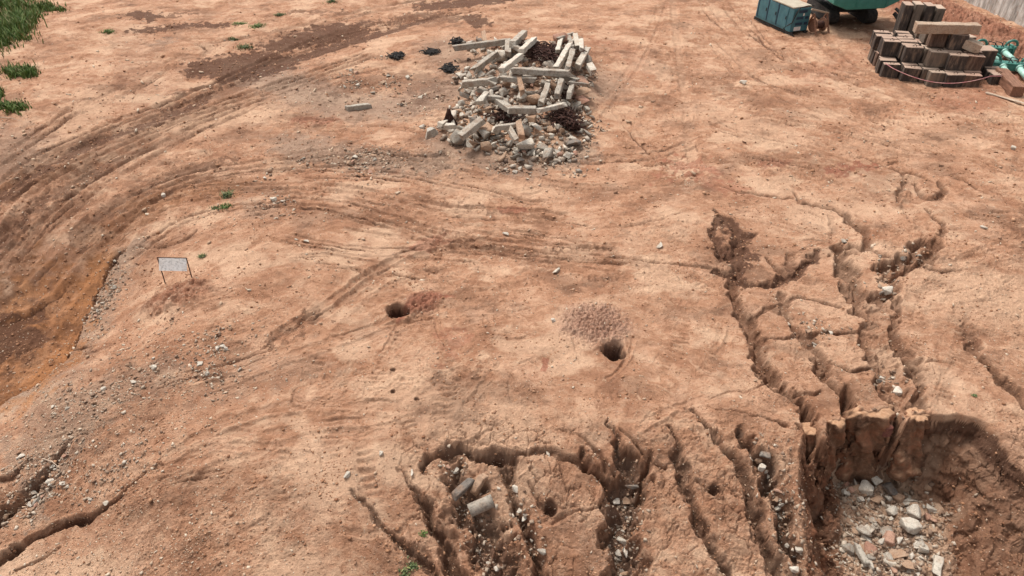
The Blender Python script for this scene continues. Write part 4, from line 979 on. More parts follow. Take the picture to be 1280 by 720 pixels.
for yy_ in (.95, 2.0, 3.0):
    bm = bmesh.new(); add_box(bm, (-.012, yy_, .95), (.03, .9, 1.2), bev=.01); dr_ = link('side_door', me_from(bm, 'side_door'), M_BLUE, pu)
    bm = bmesh.new(); add_box(bm, (-.04, yy_ - .35, .95), (.04, .05, .2)); link('handle', me_from(bm, 'handle'), M_BLACK, dr_)
    bm = bmesh.new(); add_box(bm, (-.015, yy_ + .52, .95), (.03, .07, 1.35)); link('seam', me_from(bm, 'seam'), M_DKBLUE, pu)
bm = bmesh.new(); add_tube(bm, [(W_ + .05, -.06, H_ + .1), (.9, -.08, H_ + .14), (.35, -.06, H_ + .06), (.12, -.09, 1.3), (-.05, -.08, .8), (-.12, .15, .6), (-.2, .4, .35), (-.1, .1, .1), (.1, -.4, .04)], .035, 6)
link('hose', me_from(bm, 'hose', True), M_BLACK, pu)
# low dark reel with bars next to it
rp = HIT([1024], [41])[0]; rl = empty('cable_reel', rp, ang); tag(rl, 'dark brown reel on a timber frame standing right of the blue power unit', 'reel')
bm = bmesh.new(); add_cyl(bm, (-.35, .3, .42), (.35, .3, .42), .24, 18); link('drum', me_from(bm, 'drum'), M_REBAR, rl)
for s in (-.38, .38):
    bm = bmesh.new(); add_cyl(bm, (s - .03, .3, .42), (s + .03, .3, .42), .42, 22); link('flange', me_from(bm, 'flange'), M_RUSTWOOD, rl)
for s in (-.5, .5):
    bm = bmesh.new(); add_bar(bm, (s, -.3, 0), (s, .3, 1.15), .09); add_bar(bm, (s, .9, 0), (s, .3, 1.15), .09); link('stand', me_from(bm, 'stand'), M_RUSTWOOD, rl)
bm = bmesh.new(); add_bar(bm, (-.9, .2, 1.5), (.62, .3, 1.1), .1); link('crossbar', me_from(bm, 'crossbar'), M_PLANK, rl)

# ------------------------------------------------------------------ green machine at the top edge
mp_ = HIT([1078], [41])[0]; mc = empty('green_machine', mp_, R(2)); tag(mc, 'large green machine body on dark crawlers, cut off by the top edge of the photo', 'machine')
bm = bmesh.new()
prof_ = [(-2.4, 1.75), (-1.45, 1.42), (.95, 1.50), (2.1, 2.1), (2.1, 3.9), (-2.4, 3.9)]
f_ = [bm.verts.new((a, 0, b)) for a, b in prof_]; g_ = [bm.verts.new((a, 4.2, b)) for a, b in prof_]
bm.faces.new(f_); bm.faces.new(g_[::-1])
for i in range(6): bm.faces.new((f_[i], g_[i], g_[(i + 1) % 6], f_[(i + 1) % 6]))
bmesh.ops.recalc_face_normals(bm, faces=list(bm.faces)); bmesh.ops.bevel(bm, geom=list(bm.edges), offset=.04, segments=1, affect='EDGES')
bd = link('body', me_from(bm, 'body'), M_TEAL, mc)
for rx_ in (-.9, 1.0):
    bm = bmesh.new(); add_box(bm, (rx_, -.03, 2.6), (.06, .06, 2.0)); link('rib', me_from(bm, 'rib'), M_TEAL, bd)
for s in (-1.3, 1.25):
    bm = bmesh.new(); n_ = 26; pr = []
    for k in range(n_):
        a = 2 * math.pi * k / n_; cx_ = (1.6 if math.cos(a) > 0 else -1.6) + .42 * math.cos(a); pr.append((cx_ + 3.6, .46 + .42 * math.sin(a)))
    A = [bm.verts.new((s - .32, a, b)) for a, b in pr]; B = [bm.verts.new((s + .32, a, b)) for a, b in pr]
    bm.faces.new(A); bm.faces.new(B[::-1])
    for k in range(n_): bm.faces.new((A[k], B[k], B[(k + 1) % n_], A[(k + 1) % n_]))
    for k in range(16):
        add_box(bm, (s, 2.05 + k * .21, .03), (.66, .05, .06)); add_box(bm, (s, 2.05 + k * .21, .9), (.66, .05, .06))
    bmesh.ops.recalc_face_normals(bm, faces=list(bm.faces)); link('crawler_track', me_from(bm, 'crawler_track'), M_BLACK, mc)
bm = bmesh.new(); add_cyl(bm, (0, 3.5, .7), (0, 3.5, 1.6), .8, 24); add_box(bm, (0, 3.5, .75), (2.2, 1.6, .4)); link('undercarriage', me_from(bm, 'undercarriage'), M_BLACK, mc)
bm = bmesh.new(); add_bar(bm, (1.5, -.3, 1.3), (2.3, -1.6, .25), .14, .2); add_box(bm, (2.45, -1.7, .1), (.8, .6, .14), Euler((0, .12, .3))); add_bar(bm, (1.9, .4, 1.4), (2.9, -.6, .5), .3, .08); link('outrigger', me_from(bm, 'outrigger'), M_BLACK, mc)

# ------------------------------------------------------------------ sign board
sa_ = HIT([209], [351])[0]; sb_ = HIT([237], [350])[0]; sg_ = empty('sign_board', (sa_ + sb_) / 2, R(-2))
tag(sg_, 'small pale blank sign board on two thin dark posts near the left rubble', 'sign'); hw_ = float(abs(sb_[0] - sa_[0]) / 2)
M_BOARD = stone_mat('dusty_white_board', (.78, .75, .72), (.80, .78, .75), dirt=(.58, .50, .44), amt=.4)
bm = bmesh.new(); add_box(bm, (0, .02, .66), (hw_ * 2 - .04, .02, .44), Euler((R(-32), 0, 0))); link('panel', me_from(bm, 'panel'), M_BOARD, sg_)
for s in (-1, 1):
    bm = bmesh.new(); add_bar(bm, (s * hw_, .0, -.15), (s * hw_, .09, .90), .026); link('post', me_from(bm, 'post'), M_REBAR, sg_)
bm = bmesh.new(); add_bar(bm, (-hw_, .09, .89), (hw_, .09, .89), .02); link('rail', me_from(bm, 'rail'), M_REBAR, sg_)

# ------------------------------------------------------------------ debris heap: broken square piles
PILES = [
 ((569,60),(634,52),.34,'long broken pile lying almost level along the upper left of the heap','g'),
 ((604,40),(606,52),.24,'short yellowish beam standing up at the back of the heap','t'),
 ((655,42),(640,56),.36,'stout beam slanting up right at the top middle of the heap','g'),
 ((635,52),(635,68),.34,'short beam pointing at the viewer below the top middle beam','g'),
 ((640,57),(652,63),.26,'short beam bridging two slanting beams at the top middle','g'),
 ((667,50),(652,64),.32,'pale beam with rounded far end slanting left of the rusty tangle','p'),
 ((621,66),(591,89),.32,'long beam slanting down left across the upper left of the heap','g'),
 ((651,70),(627,88),.32,'broad pale beam slanting down left of the rusty tangle','p'),
 ((640,88),(716,92),.34,'longest level beam crossing the middle of the heap','g'),
 ((682,89),(722,102),.28,'beam slanting down right off the end of the level middle beam','g'),
 ((712,103),(733,106),.16,'thin splinter of beam at the right end of the middle beams','g'),
 ((579,105),(616,101),.32,'level grey beam on the left edge of the heap','g'),
 ((625,98),(668,100),.30,'darker beam tucked under the level middle beam','g'),
 ((713,56),(695,86),.30,'tallest leaning beam at the right top of the heap','p'),
 ((716,63),(709,87),.28,'leaning beam right of the tallest one','g'),
 ((734,62),(722,83),.34,'stout leaning beam at the right edge of the heap','p'),
 ((719,44),(722,60),.30,'pale beam end at the top right, right of the tallest beam','p'),
 ((726,51),(727,62),.26,'short stub at the top right corner of the heap','p'),
 ((701,49),(697,64),.26,'short pale beam left of the tallest leaning beam','p'),
 ((717,42),(697,49),.20,'thin beam resting across the top right stubs','g'),
 ((711,46),(715,60),.24,'narrow beam standing behind the tallest leaning beam','g'),
 ((703,100),(696,120),.30,'short beam sloping below the right end of the middle beams','g'),
 ((620,124),(638,137),.34,'dark sided beam slanting down right in the lower middle','g'),
 ((636,137),(672,138),.34,'level beam in the lower middle of the heap','g'),
 ((671,139),(704,131),.22,'thin beam rising right from the level lower beam','p'),
 ((603,150),(576,171),.34,'stout beam slanting down left at the lower left of the heap','g'),
 ((608,118),(597,131),.30,'short beam slanting down left above the lower left beam','p'),
 ((620,160),(645,157),.26,'short level beam in the lower part of the heap','g'),
 ((736,80),(742,91),.34,'stub lying off the right edge of the heap','p'),
 ((648,153),(652,170),.28,'short beam pointing at the viewer in the lower middle','t'),
 ((649,97),(653,117),.26,'narrow broken beam below the level middle beam','t'),
 ((637,162),(645,175),.26,'short beam slanting down right near the bottom of the heap','g'),
 ((533,168),(546,162),.34,'detached block off the lower left edge of the heap','g'),
 ((557,158),(571,157),.24,'short pale beam lying by the small black scrap cone','p'),
 ((684,109),(676,130),.28,'broken beam in the centre right of the heap','g'),
 ((608,121),(628,123),.24,'short level beam in the centre left of the heap','g'),
 ((716,103),(711,121),.26,'dark beam at the right edge below the middle beams','g')]
MM = {'g': M_GREY, 'p': M_PALE, 't': M_TAN}
heapbox = []
beam_pts = []
for i, (a, b, w_, lab, mk) in enumerate(PILES):
    A = Vector(HIT([a[0]], [a[1]])[0]); B = Vector(HIT([b[0]], [b[1]])[0])
    lf_ = .42 + .14 * (i % 3)
    # keep each beam where the photo shows it while lifting it onto the rubble: move along its own sight line
    def lift(Pp, l):
        d = Vector((0, 0, CH)) - Pp; return Pp + d * (l / d.z)
    A = lift(A, lf_ + w_ / 2); B = lift(B, lf_ + w_ / 2); d = B - A
    if d.length > 5.6: pass
    me = beam_mesh(d.length, w_, w_ * random.uniform(.85, 1.05), MM[mk], 40 + i, .13, .02)
    q = d.to_track_quat('X', 'Z') @ Euler((random.uniform(-.15, .15), 0, 0)).to_quaternion()
    o = link('broken_pile', me, None, None, (A + B) / 2, q.to_euler()); tag(o, 'grey concrete beam: ' + lab if False else lab, 'concrete beam', 'broken concrete beams in the debris heap')
    beam_pts.append((A, B, w_))
    if w_ > .28 and i % 4 == 0:
        bm = bmesh.new()
        for k in range(4):
            sx, sy = ((-1, -1), (1, -1), (1, 1), (-1, 1))[k]; L_ = d.length / 2
            add_tube(bm, [(L_ - .1, sx * w_ * .3, sy * w_ * .3), (L_ + .12, sx * w_ * .32, sy * w_ * .3), (L_ + .25, sx * w_ * .5, sy * w_ * .25 - .05)], .012, 4)
        link('rebar_end', me_from(bm, 'rebar_end'), M_REBAR, o)
seg_beam('concrete_beam', (433,138), (464,134), .26, .26, M_GREY, 'single grey concrete beam lying alone left of the debris heap', 'concrete beam', -.03, 77)

# rubble chunks of the heap
def in_heap(px, py):
    cxs = np.interp(py, [42, 60, 90, 120, 150, 175, 205], [665, 650, 655, 655, 650, 645, 682]); hws = np.interp(py, [42, 60, 90, 120, 150, 175, 205], [55, 78, 84, 82, 85, 88, 32])
    return abs(px - cxs) < hws
items = []; placed = []
cand = []
while len(cand) < 1400:
    px_, py_ = rng.uniform(545, 760), rng.uniform(52, 206)
    if in_heap(px_, py_) and not (560 < px_ < 600 and py_ < 95 and rng.random() < .6): cand.append((px_, py_))
cw = HIT([c[0] for c in cand], [c[1] for c in cand])
def near_name(P_):
    px_, py_ = px_of(P_); v = 'upper' if py_ < 90 else 'middle' if py_ < 135 else 'lower'; h = 'left' if px_ < 615 else 'centre' if px_ < 680 else 'right'
    return '%s %s' % (v, h)
cnt = 0
SPEC = [(661,102,.95,'pale',3,'large rounded pale boulder in the middle of the heap'), (627,76,.8,'pale',7,'round pale lump near the upper left beams'), (608,176,.75,'grey',0,'wide grey slab fragment low on the left'), (655,188,.95,'pale',10,'pale flat faced block at the front edge of the heap'),
        (605,170,.9,'tan',5,'tan angular block at the lower left front'), (667,97,.6,'grey',1,'grey lump beside the large boulder'), (617,172,.8,'pale',11,'pale wedge at the lower left front'), (671,166,.6,'pale',4,'oval whitish stone in the lower right'), (684,200,.65,'grey',3,'rounded grey stone at the bottom tip of the heap'),
        (584,115,.75,'pale',4,'yellowish flat block on the left edge of the heap'), (553,162,.6,'pale',0,'square pale block off the lower left of the heap'), (668,133,.8,'tan',6,'tan boulder next to the level lower beam'), (730,123,.75,'tan',4,'dusty flat block on the right edge of the heap'), (728,132,.65,'pinkish',4,'pinkish flat block below the dusty one at right')]
for (px_, py_, s_, cn, idx, lab) in SPEC:
    q = HIT([px_], [py_])[0]; me, shp = CH_[cn][idx % 12]
    o = link('rubble_chunk', me, None, None, (q[0], q[1], q[2] + s_ * .28 + .12), (0, 0, random.uniform(0, 6))); o.scale = (s_,) * 3
    tag(o, lab, 'rubble', 'rubble chunks of the debris heap'); placed.append((q[0], q[1], s_ * .5)); cnt += 1
pebx = []
for k, c in enumerate(cand):
    q = cw[k]; s_ = float(np.clip(rng.lognormal(-.80, .38), .22, .95)); s_ *= 1 if cand[k][1] < 130 else .85
    if any((q[0] - a) ** 2 + (q[1] - b) ** 2 < (.36 * (s_ + r_)) ** 2 for a, b, r_ in placed): continue
    if cnt >= 296: break
    cn = rng.choice(['grey', 'pale', 'tan', 'pinkish', 'dark grey'], p=[.42, .22, .24, .07, .05]); me, shp = CH_[cn][int(rng.integers(12))]
    o = link('rubble_chunk', me, None, None, (q[0], q[1], q[2] + s_ * rng.uniform(.12, .55)), (rng.uniform(-.6, .6), rng.uniform(-.6, .6), rng.uniform(0, 6.3))); o.scale = (s_,) * 3
    tag(o, None, 'rubble', 'rubble chunks of the debris heap')
    items.append((o, '%s %s %s chunk, %s of debris heap' % ('big' if s_ > .58 else 'middling' if s_ > .40 else 'small', shp, cn, near_name(o.location)))); placed.append((q[0], q[1], s_)); cnt += 1
settle_labels(items)

# rusty rebar tangles
def tangle(px, py, rx, ry, rz_, n, m, lab, r=.014, name='rebar_tangle', cat='scrap metal'):
    q = HIT([px], [py])[0]; bm = bmesh.new(); rr = random.Random(int(px * 7 + py))
    for k in range(n):
        a = Vector((rr.gauss(0, .45) * rx, rr.gauss(0, .45) * ry, abs(rr.gauss(.3, .35)) * rz_)); d = Vector((rr.gauss(0, 1), rr.gauss(0, 1), rr.gauss(0, .5))).normalized(); pts = [a]
        for j in range(5):
            d = (d + Vector((rr.gauss(0, .5), rr.gauss(0, .5), rr.gauss(0, .35)))).normalized(); pn = pts[-1] + d * rx * .22; pn.z = max(.0, min(pn.z, rz_)); pts.append(pn)
        add_tube(bm, pts, r, 4)
    o = link(name, me_from(bm, name), m, None, (q[0], q[1], q[2])); return tag(o, lab, cat)
tangle(684,73,.8,1.4,.45,230,M_REBAR,'largest dark rusty rebar tangle between the beams at the top right of the heap', .03)
tangle(665,67,.7,.9,.45,110,M_REBAR,'rusty rebar tangle just left of the largest one', .03)
tangle(702,152,.6,.8,.45,170,M_REBAR,'rusty tangle on the lower right of the debris heap', .03)
tangle(714,161,.4,.5,.5,90,M_REBAR,'small round rusty coil hanging off the lower right tangle', .03)
tangle(633,149,.6,.7,.45,120,M_REBAR,'black rusty tangle under the level lower beam', .03)
tangle(707,117,.4,.8,.4,80,M_REBAR,'dark tangle in the gap at the right edge below the middle beams', .03)
tangle(497,71,.36,.5,.16,150,M_BLACK,'flattened black scrap clump, the one farthest left of the heap', .03, 'scrap_clump', 'scrap')
tangle(540,66,.36,.4,.14,110,M_BLACK,'flattened black scrap clump between two others left of the heap', .03, 'scrap_clump', 'scrap')
tangle(561,87,.36,.5,.16,140,M_BLACK,'flattened black scrap clump nearest the left edge of the heap', .03, 'scrap_clump', 'scrap')
tangle(571,56,.4,.4,.35,80,M_BLACK,'black scrap clump behind the left end of the long upper beam', .03, 'scrap_clump', 'scrap')
q = HIT([562], [157])[0]; bm = bmesh.new(); rr = random.Random(5)
for k in range(90):
    a = rr.uniform(0, 6.28); r0 = rr.uniform(.1, .42); add_tube(bm, [(r0 * math.cos(a), r0 * math.sin(a), 0), (r0 * .5 * math.cos(a + .3), r0 * .5 * math.sin(a + .3), .35), (.05 * math.cos(a), .05 * math.sin(a), rr.uniform(.45, .85))], .028, 4)
tag(link('scrap_cone', me_from(bm, 'scrap_cone'), M_REBAR, None, q), 'dark pointed bundle of rusty wire standing off the lower left of the heap', 'scrap')

# ------------------------------------------------------------------ pipe pieces in the lower gullies
def pipe(a, b, r_, wall_, m, lab, za=0, zb=0):
    A = Vector(HIT([a[0]], [a[1]])[0]) + Vector((0, 0, r_ + za)); B = Vector(HIT([b[0]], [b[1]])[0]) + Vector((0, 0, r_ + zb)); d = B - A; L_ = d.length
    bm = bmesh.new(); n_ = 28
    def ring(xc, rr_): return [bm.verts.new((xc + random.uniform(-.01, .01), rr_ * math.cos(2 * math.pi * k / n_), rr_ * math.sin(2 * math.pi * k / n_))) for k in range(n_)]
    rs = [ring(-L_ / 2, r_), ring(-L_ / 6, r_), ring(L_ / 6, r_ * .995), ring(L_ / 2, r_), ring(L_ / 2, r_ - wall_), ring(-L_ / 2, r_ - wall_)]
    for i in range(6):
        a_, b_ = rs[i], rs[(i + 1) % 6]
        for k in range(n_): bm.faces.new((a_[k], a_[(k + 1) % n_], b_[(k + 1) % n_], b_[k]))
    bmesh.ops.recalc_face_normals(bm, faces=list(bm.faces))
    o = link('concrete_pipe', me_from(bm, 'pipe', True), m, None, (A + B) / 2, d.to_track_quat('X', 'Z').to_euler())
    me = o.data; me.polygons.foreach_set('use_smooth', [True] * len(me.polygons)); return tag(o, lab, 'pipe')
pipe((587,643),(616,627),.165,.03,M_GREY,'broken pale cylindrical concrete pipe lying half buried in the gully',-.02,-.12)
seg_beam('concrete_post', (569,622),(590,602),.22,.16,M_DARK,'dark grey square post lying in the gully above the pale pipe','post',.0,31)
seg_beam('concrete_post', (592,620),(605,598),.20,.18,M_TAN,'tan mud covered post lying beside the dark grey one in the gully','post',.05,32)
seg_beam('concrete_post', (1068,684),(1082,712),.17,.16,M_GREY,'slim blue grey post lying in the pit rubble, left one','post',.06,33)
seg_beam('concrete_post', (1171,698),(1168,722),.20,.17,M_PALE,'pale post lying in the pit rubble at the bottom edge, right one','post',.06,34)
seg_beam('concrete_post', (1104,607),(1114,622),.24,.18,M_DARK,'brown grey broken block below the tall soil pillar','post',.06,35)
seg_beam('concrete_beam', (948,570),(962,573),.2,.07,M_DARK,'flat dark metal framed piece at the head of the rocky gully','scrap',.08,36, ragged=.01)
# painted block set in the pillar
q = HIT([1094], [514])[0]; q = np.array([q[0] + .34, q[1] - .25, q[2] - .22])
bm = bmesh.new(); add_box(bm, (0, 0, -.24), (.26, .18, .36), bev=.04)
o = link('brick_block', me_from(bm, 'brick_block'), rust_mat('red_brick_face', (.13, .045, .035), (.19, .08, .055)), None, (q[0], q[1], q[2]), (R(-6), 0, .15)); tag(o, 'red block embedded in the front of the tall soil pillar', 'block')
# sticks
for (a, b, lab) in (((54,575),(76,587),'thin bleached stick leaning over the rubble gully at lower left'), ((2,590),(20,584),'short pale stick near the left edge above the rubble gully'), ((0,148),(28,153),'bleached stick lying by the lowest grass clump at left')):
    A = Vector(HIT([a[0]], [a[1]])[0]); B = Vector(HIT([b[0]], [b[1]])[0]); bm = bmesh.new(); A.z += .06; B.z += .06; M_ = (A + B) / 2 + Vector((.02, .03, .05)); add_tube(bm, [A, M_, B], [.018, .014, .008], 6)
    tag(link('dry_stick', me_from(bm, 'stick'), M_PLANK), lab, 'stick')

# ------------------------------------------------------------------ loose stones
zones = [ # (polygon-ish sampler centre line px, spread px, count, size range m, colours, place phrase)
 ([(1045,610),(1100,620),(1150,640),(1165,680),(1130,715),(1070,700),(1080,650),(1120,680)], 17, 120, (.12,.42), 'on the floor of the pit'),
 ([(778,625),(778,660),(781,720)], 6, 22, (.08,.24), 'in the bottom of the widest gully'),
 ([(950,575),(966,610),(980,645),(990,680),(998,715)], 6, 26, (.08,.26), 'in the rocky gully left of the pit'),
 ([(545,575),(575,600),(585,660),(610,700),(625,712)], 8, 20, (.06,.22), 'around the broken pipe in the gully'),
 ([(650,625),(660,660),(672,700)], 4, 8, (.06,.2), 'in the narrow gully right of the pipe'),
 ([(5,650),(30,635),(55,610),(70,580),(95,550)], 9, 40, (.06,.2), 'in the rubble gully at lower left'),
 ([(150,320),(140,350),(125,380),(115,410)], 10, 36, (.06,.2), 'beside the orange bank'),
 ([(60,520),(120,500),(200,450),(280,430),(240,480)], 40, 70, (.05,.17), 'on the gravelly ground at left'),
 ([(30,570),(110,620),(180,560)], 26, 36, (.05,.15), 'beside the lower left crack'),
 ([(350,235),(345,272),(400,190),(480,200),(440,215)], 22, 34, (.1,.28), 'on scraped ground left below the heap'),
 ([(420,100),(500,110),(540,125),(520,150)], 24, 30, (.12,.3), 'strewn left of the debris heap'),
 ([(600,212),(720,205),(750,150)], 16, 26, (.12,.28), 'at the foot of the debris heap'),
 ([(1095,345),(1108,365),(1125,325),(1160,310)], 8, 9, (.1,.26), 'in the forked gully at right'),
 ([(1100,470),(1120,490),(985,410),(1060,420)], 8, 8, (.08,.24), 'in the cracks above the soil pillars'),
]
stones = []; nst = 0; pts_all = []
for zi, (ctr, spd, n_, (s0, s1), phrase) in enumerate(zones):
    c = np.array(ctr, float); t_ = rng.uniform(0, len(c) - 1, n_); i_ = t_.astype(int).clip(0, len(c) - 2); f_ = (t_ - i_)[:, None]
    q_ = c[i_] * (1 - f_) + c[i_ + 1] * f_ + rng.normal(0, spd * .6, (n_, 2)) * [1, .75]
    for a in q_: pts_all.append((a[0], a[1], s0 + (s1 - s0) * rng.random() ** 2.2, phrase, zi))
lone = [(685,568,.16,'pale','square pale stone on the scarp lip above the middle gullies'),(645,613,.2,'pale','pale stone wedged at the top of the narrow gully'),(655,648,.16,'pale','pale stone in the narrow gully below the wedged one'),(677,690,.18,'grey','grey stone low in the narrow gully'),
 (790,610,.22,'dark grey','brown grey stone at the head of the widest gully'),(782,690,.2,'pale','whitish stone deep in the widest gully'),(695,340,.22,'pale','small whitish stone alone on the open ground in the middle'),(825,308,.25,'pale','pale stone in a small hollow on the open ground'),
 (692,402,.17,'pale','pale stone just left of the pinkish spoil patch'),(1122,491,.24,'pale','smooth whitish stone above the tall soil pillar'),(1108,364,.3,'pale','round pale boulder in the fork of the right gully'),(1228,285,.2,'pale','white flake on the dry ground at far right'),
 (1136,660,.42,'pale','large smooth pale boulder in the pit rubble'),(1082,613,.38,'pale','flat pale slab fragment near the top of the pit rubble'),(1115,640,.26,'pale','white stone in the middle of the pit rubble'),(1093,600,.3,'pale','bright white stone at the top of the pit rubble'),
 (1078,668,.34,'grey','broad grey flat stone at the left of the pit rubble'),(1160,610,.2,'tan','rounded stone on the right of the pit rubble'),(952,586,.18,'pale','cubic pale stone at the head of the rocky gully'),(998,688,.16,'pale','pale stone near the foot of the rocky gully'),
 (26,572,.18,'pale','pale stone above the rubble gully at lower left'),(133,629,.14,'pale','white stone beside the lower left crack'),(434,595,.16,'pale','white flat stone on the smooth ground in the lower left middle'),(476,568,.13,'pale','small white stone on the smooth ground below the twin dark spots'),
 (632,293,.2,'pale','whitish stone on the rutted ground in the middle'),(383,302,.16,'pale','pale stone on the rutted ground left of the middle'),(515,592,.12,'pale','tiny pale stone left of the head scarp'),(929,104,.3,'pale','flat pale piece on the soil far right of the heap'),(1266,186,.2,'pale','pale stone near the right edge above the gullies'),
 (1053,303,.2,'grey','bluish crumpled scrap in the bend of the S shaped gully'),(272,436,.16,'pale','white stone on the gravelly left ground, upper one'),(279,433,.14,'pale','white stone on the gravelly left ground beside another'),(193,460,.16,'pale','pale stone in the gravelly left ground'),(250,455,.14,'pale','flat pale stone right of the gravelly ground'),(204,245,.2,'pale','white flake in the curved ruts at left'),(370,300,.12,'pale','little pale stone in the ruts at left middle')]
LP = HIT([l[0] for l in lone], [l[1] for l in lone])
for (px_, py_, s_, cn, lab), q in zip(lone, LP):
    me, shp = CH_[cn][int(rng.integers(12))]; s_ *= 1.15
    o = link('stone', me, None, None, (q[0], q[1], q[2] + s_ * .18), (rng.uniform(-.2, .2), rng.uniform(-.2, .2), rng.uniform(0, 6))); o.scale = (s_,) * 3; tag(o, lab, 'stone', 'loose stones on the site'); nst += 1
HP = HIT([a[0] for a in pts_all], [a[1] for a in pts_all]); scs = FPX / (HP[:, 1] * cp + (CH - HP[:, 2]) * sp)
order = np.argsort([-a[2] * s_ for a, s_ in zip(pts_all, scs)])
items = []; rest = []
for rank, k in enumerate(order):
    px_, py_, s_, phrase, zi = pts_all[k]; q = HP[k]
    if nst >= 298: rest.append((q, s_)); continue
    pc = [.22, .36, .30, .06, .06] if zi != 0 else [.10, .38, .42, .10, .0]
    cn = str(rng.choice(['grey', 'pale', 'tan', 'pinkish', 'dark grey'], p=pc)); me, shp = CH_[cn][int(rng.integers(12))]
    o = link('stone', me, None, None, (q[0], q[1], q[2] + s_ * .15), (rng.uniform(-.4, .4), rng.uniform(-.4, .4), rng.uniform(0, 6.3))); o.scale = (s_,) * 3
    tag(o, None, 'stone', 'loose stones on the site'); nst += 1
    side = ''
    items.append((o, '%s %s %s stone %s' % ('large' if s_ > .28 else 'medium' if s_ > .16 else 'small', shp, cn, phrase)))
settle_labels(items)

# pebbles and clods nobody could count: one object each
ico = bmesh.new(); bmesh.ops.create_icosphere(ico, subdivisions=1, radius=1); iv = np.array([v.co[:] for v in ico.verts]); ic_f = np.array([[v.index for v in f.verts] for f in ico.faces]); ico.free()
cbv = np.array([[a, b, c] for a in (-.62, .62) for b in (-.62, .62) for c in (-.62, .62)]); cbf = np.array([[0,1,3],[0,3,2],[4,6,7],[4,7,5],[0,4,5],[0,5,1],[2,3,7],[2,7,6],[0,2,6],[0,6,4],[1,5,7],[1,7,3]])
def scatter(name, P3, sizes, m, label, flatz=.65, angular=False):
    iv, ic_f, jt = (cbv, cbf, .34) if angular else (globals()['iv'], globals()['ic_f'], .24); K = len(iv)
    n_ = len(P3); a = rng.uniform(0, 2 * np.pi, n_); c_, s_ = np.cos(a), np.sin(a)
    v = iv[None] * (1 + rng.normal(0, jt, (n_, K, 1)).clip(-.6, .6)); v = v * np.stack([np.ones(n_) * (1.15 if angular else 1), rng.uniform(.38 if angular else .55, .95, n_), rng.uniform(.35, .75, n_) * flatz / .65], 1)[:, None, :] * sizes[:, None, None]
    if angular: v[..., 2] = v[..., 2] + v[..., 0] * rng.normal(0, .3, (n_, 1)) + v[..., 1] * rng.normal(0, .3, (n_, 1))
    vx = v[..., 0] * c_[:, None] - v[..., 1] * s_[:, None]; vy = v[..., 0] * s_[:, None] + v[..., 1] * c_[:, None]
    vv = np.stack([vx, vy, v[..., 2]], 2) + P3[:, None, :]; vv[..., 2] += (sizes * .15)[:, None]
    F = (ic_f[None] + (np.arange(n_) * K)[:, None, None]).reshape(-1, 3).astype(np.int32)
    me = bpy.data.meshes.new(name); me.vertices.add(n_ * K); me.vertices.foreach_set('co', vv.astype(np.float32).ravel()); me.loops.add(F.size); me.loops.foreach_set('vertex_index', F.ravel())
    me.polygons.add(len(F)); me.polygons.foreach_set('loop_start', np.arange(0, F.size, 3, dtype=np.int32)); me.update()
    o = link(name, me, m); return tag(o, label, None, None, 'stuff')
def speck_mat(name, cols_):
    m, n, b = mat(name, .92); g = nd(n, 'ShaderNodeNewGeometry'); rnd = g.outputs['Random Per Island']
    n.links.new(ramp(n, rnd, cols_), b.inputs['Base Color']); return m
M_PEB = speck_mat('pebble_mix', [(0, (.24, .13, .08)), (.35, (.34, .22, .145)), (.7, (.42, .30, .21)), (.92, (.52, .42, .32)), (1., (.26, .20, .15))])
M_CLOD = speck_mat('soil_clods', [(0, (.19, .085, .045)), (.5, (.30, .155, .085)), (1., (.42, .24, .145))])
def sample_world(n_, f):
    out = []
    while sum(len(o) for o in out) < n_:
        px_ = rng.uniform(-60, 1340, n_); py_ = 720 * rng.random(n_) ** .8 ; 
        px_ = px_; keep = rng.random(n_) < f(px_, py_); out.append(np.stack([px_[keep], py_[keep]], 1))
    a = np.concatenate(out)[:n_]; X_, Y_ = flat(a[:, 0], a[:, 1]); return X_, Y_, a
def mask_at(arr, X_, Y_):
    r = np.interp(Y_, YR, np.arange(len(YR))).round().astype(int); c = np.interp(X_ / halfw(YR[r]), U, np.arange(len(U))).round().astype(int); return arr.reshape(SH)[r, c]
def dens(px_, py_):
    X_, Y_ = flat(px_, py_); g_ = mask_at(gry, X_, Y_); nn = noise(X_ * .5, Y_ * .5, 95) + .5 * noise(X_ * 1.7, Y_ * 1.7, 96)
    left = np.clip((430 - px_) / 250, 0, 1) * np.clip((py_ - 300) / 120, 0, 1)
    return np.clip(.10 + 1.0 * g_ + .35 * left + .5 * np.clip(nn, 0, 1), 0, 1)
X_, Y_, a_ = sample_world(17000, dens); Zs = Hf(X_, Y_); sz = np.clip(rng.lognormal(-3.9, .45, len(X_)), .010, .085) * np.clip(Y_ / 16, .8, 2.0)
scatter('pebbles', np.stack([X_, Y_, Zs], 1), sz, M_PEB, 'countless small pale pebbles strewn over the soil', .65, True)
def dens2(px_, py_):
    X_, Y_ = flat(px_, py_); nn = noise(X_ * .8, Y_ * .8, 97); w_ = mask_at(wet_shade, X_, Y_); return np.clip(.06 + .9 * np.clip(nn, 0, 1) + .7 * w_, 0, 1)
X_, Y_, a_ = sample_world(20000, dens2); Zs = Hf(X_, Y_); sz = np.clip(rng.lognormal(-3.85, .45, len(X_)), .012, .075) * np.clip(Y_ / 18, .8, 1.7)
scatter('soil_clods', np.stack([X_, Y_, Zs], 1), sz, M_CLOD, 'crumbs and clods of reddish soil over the ground')
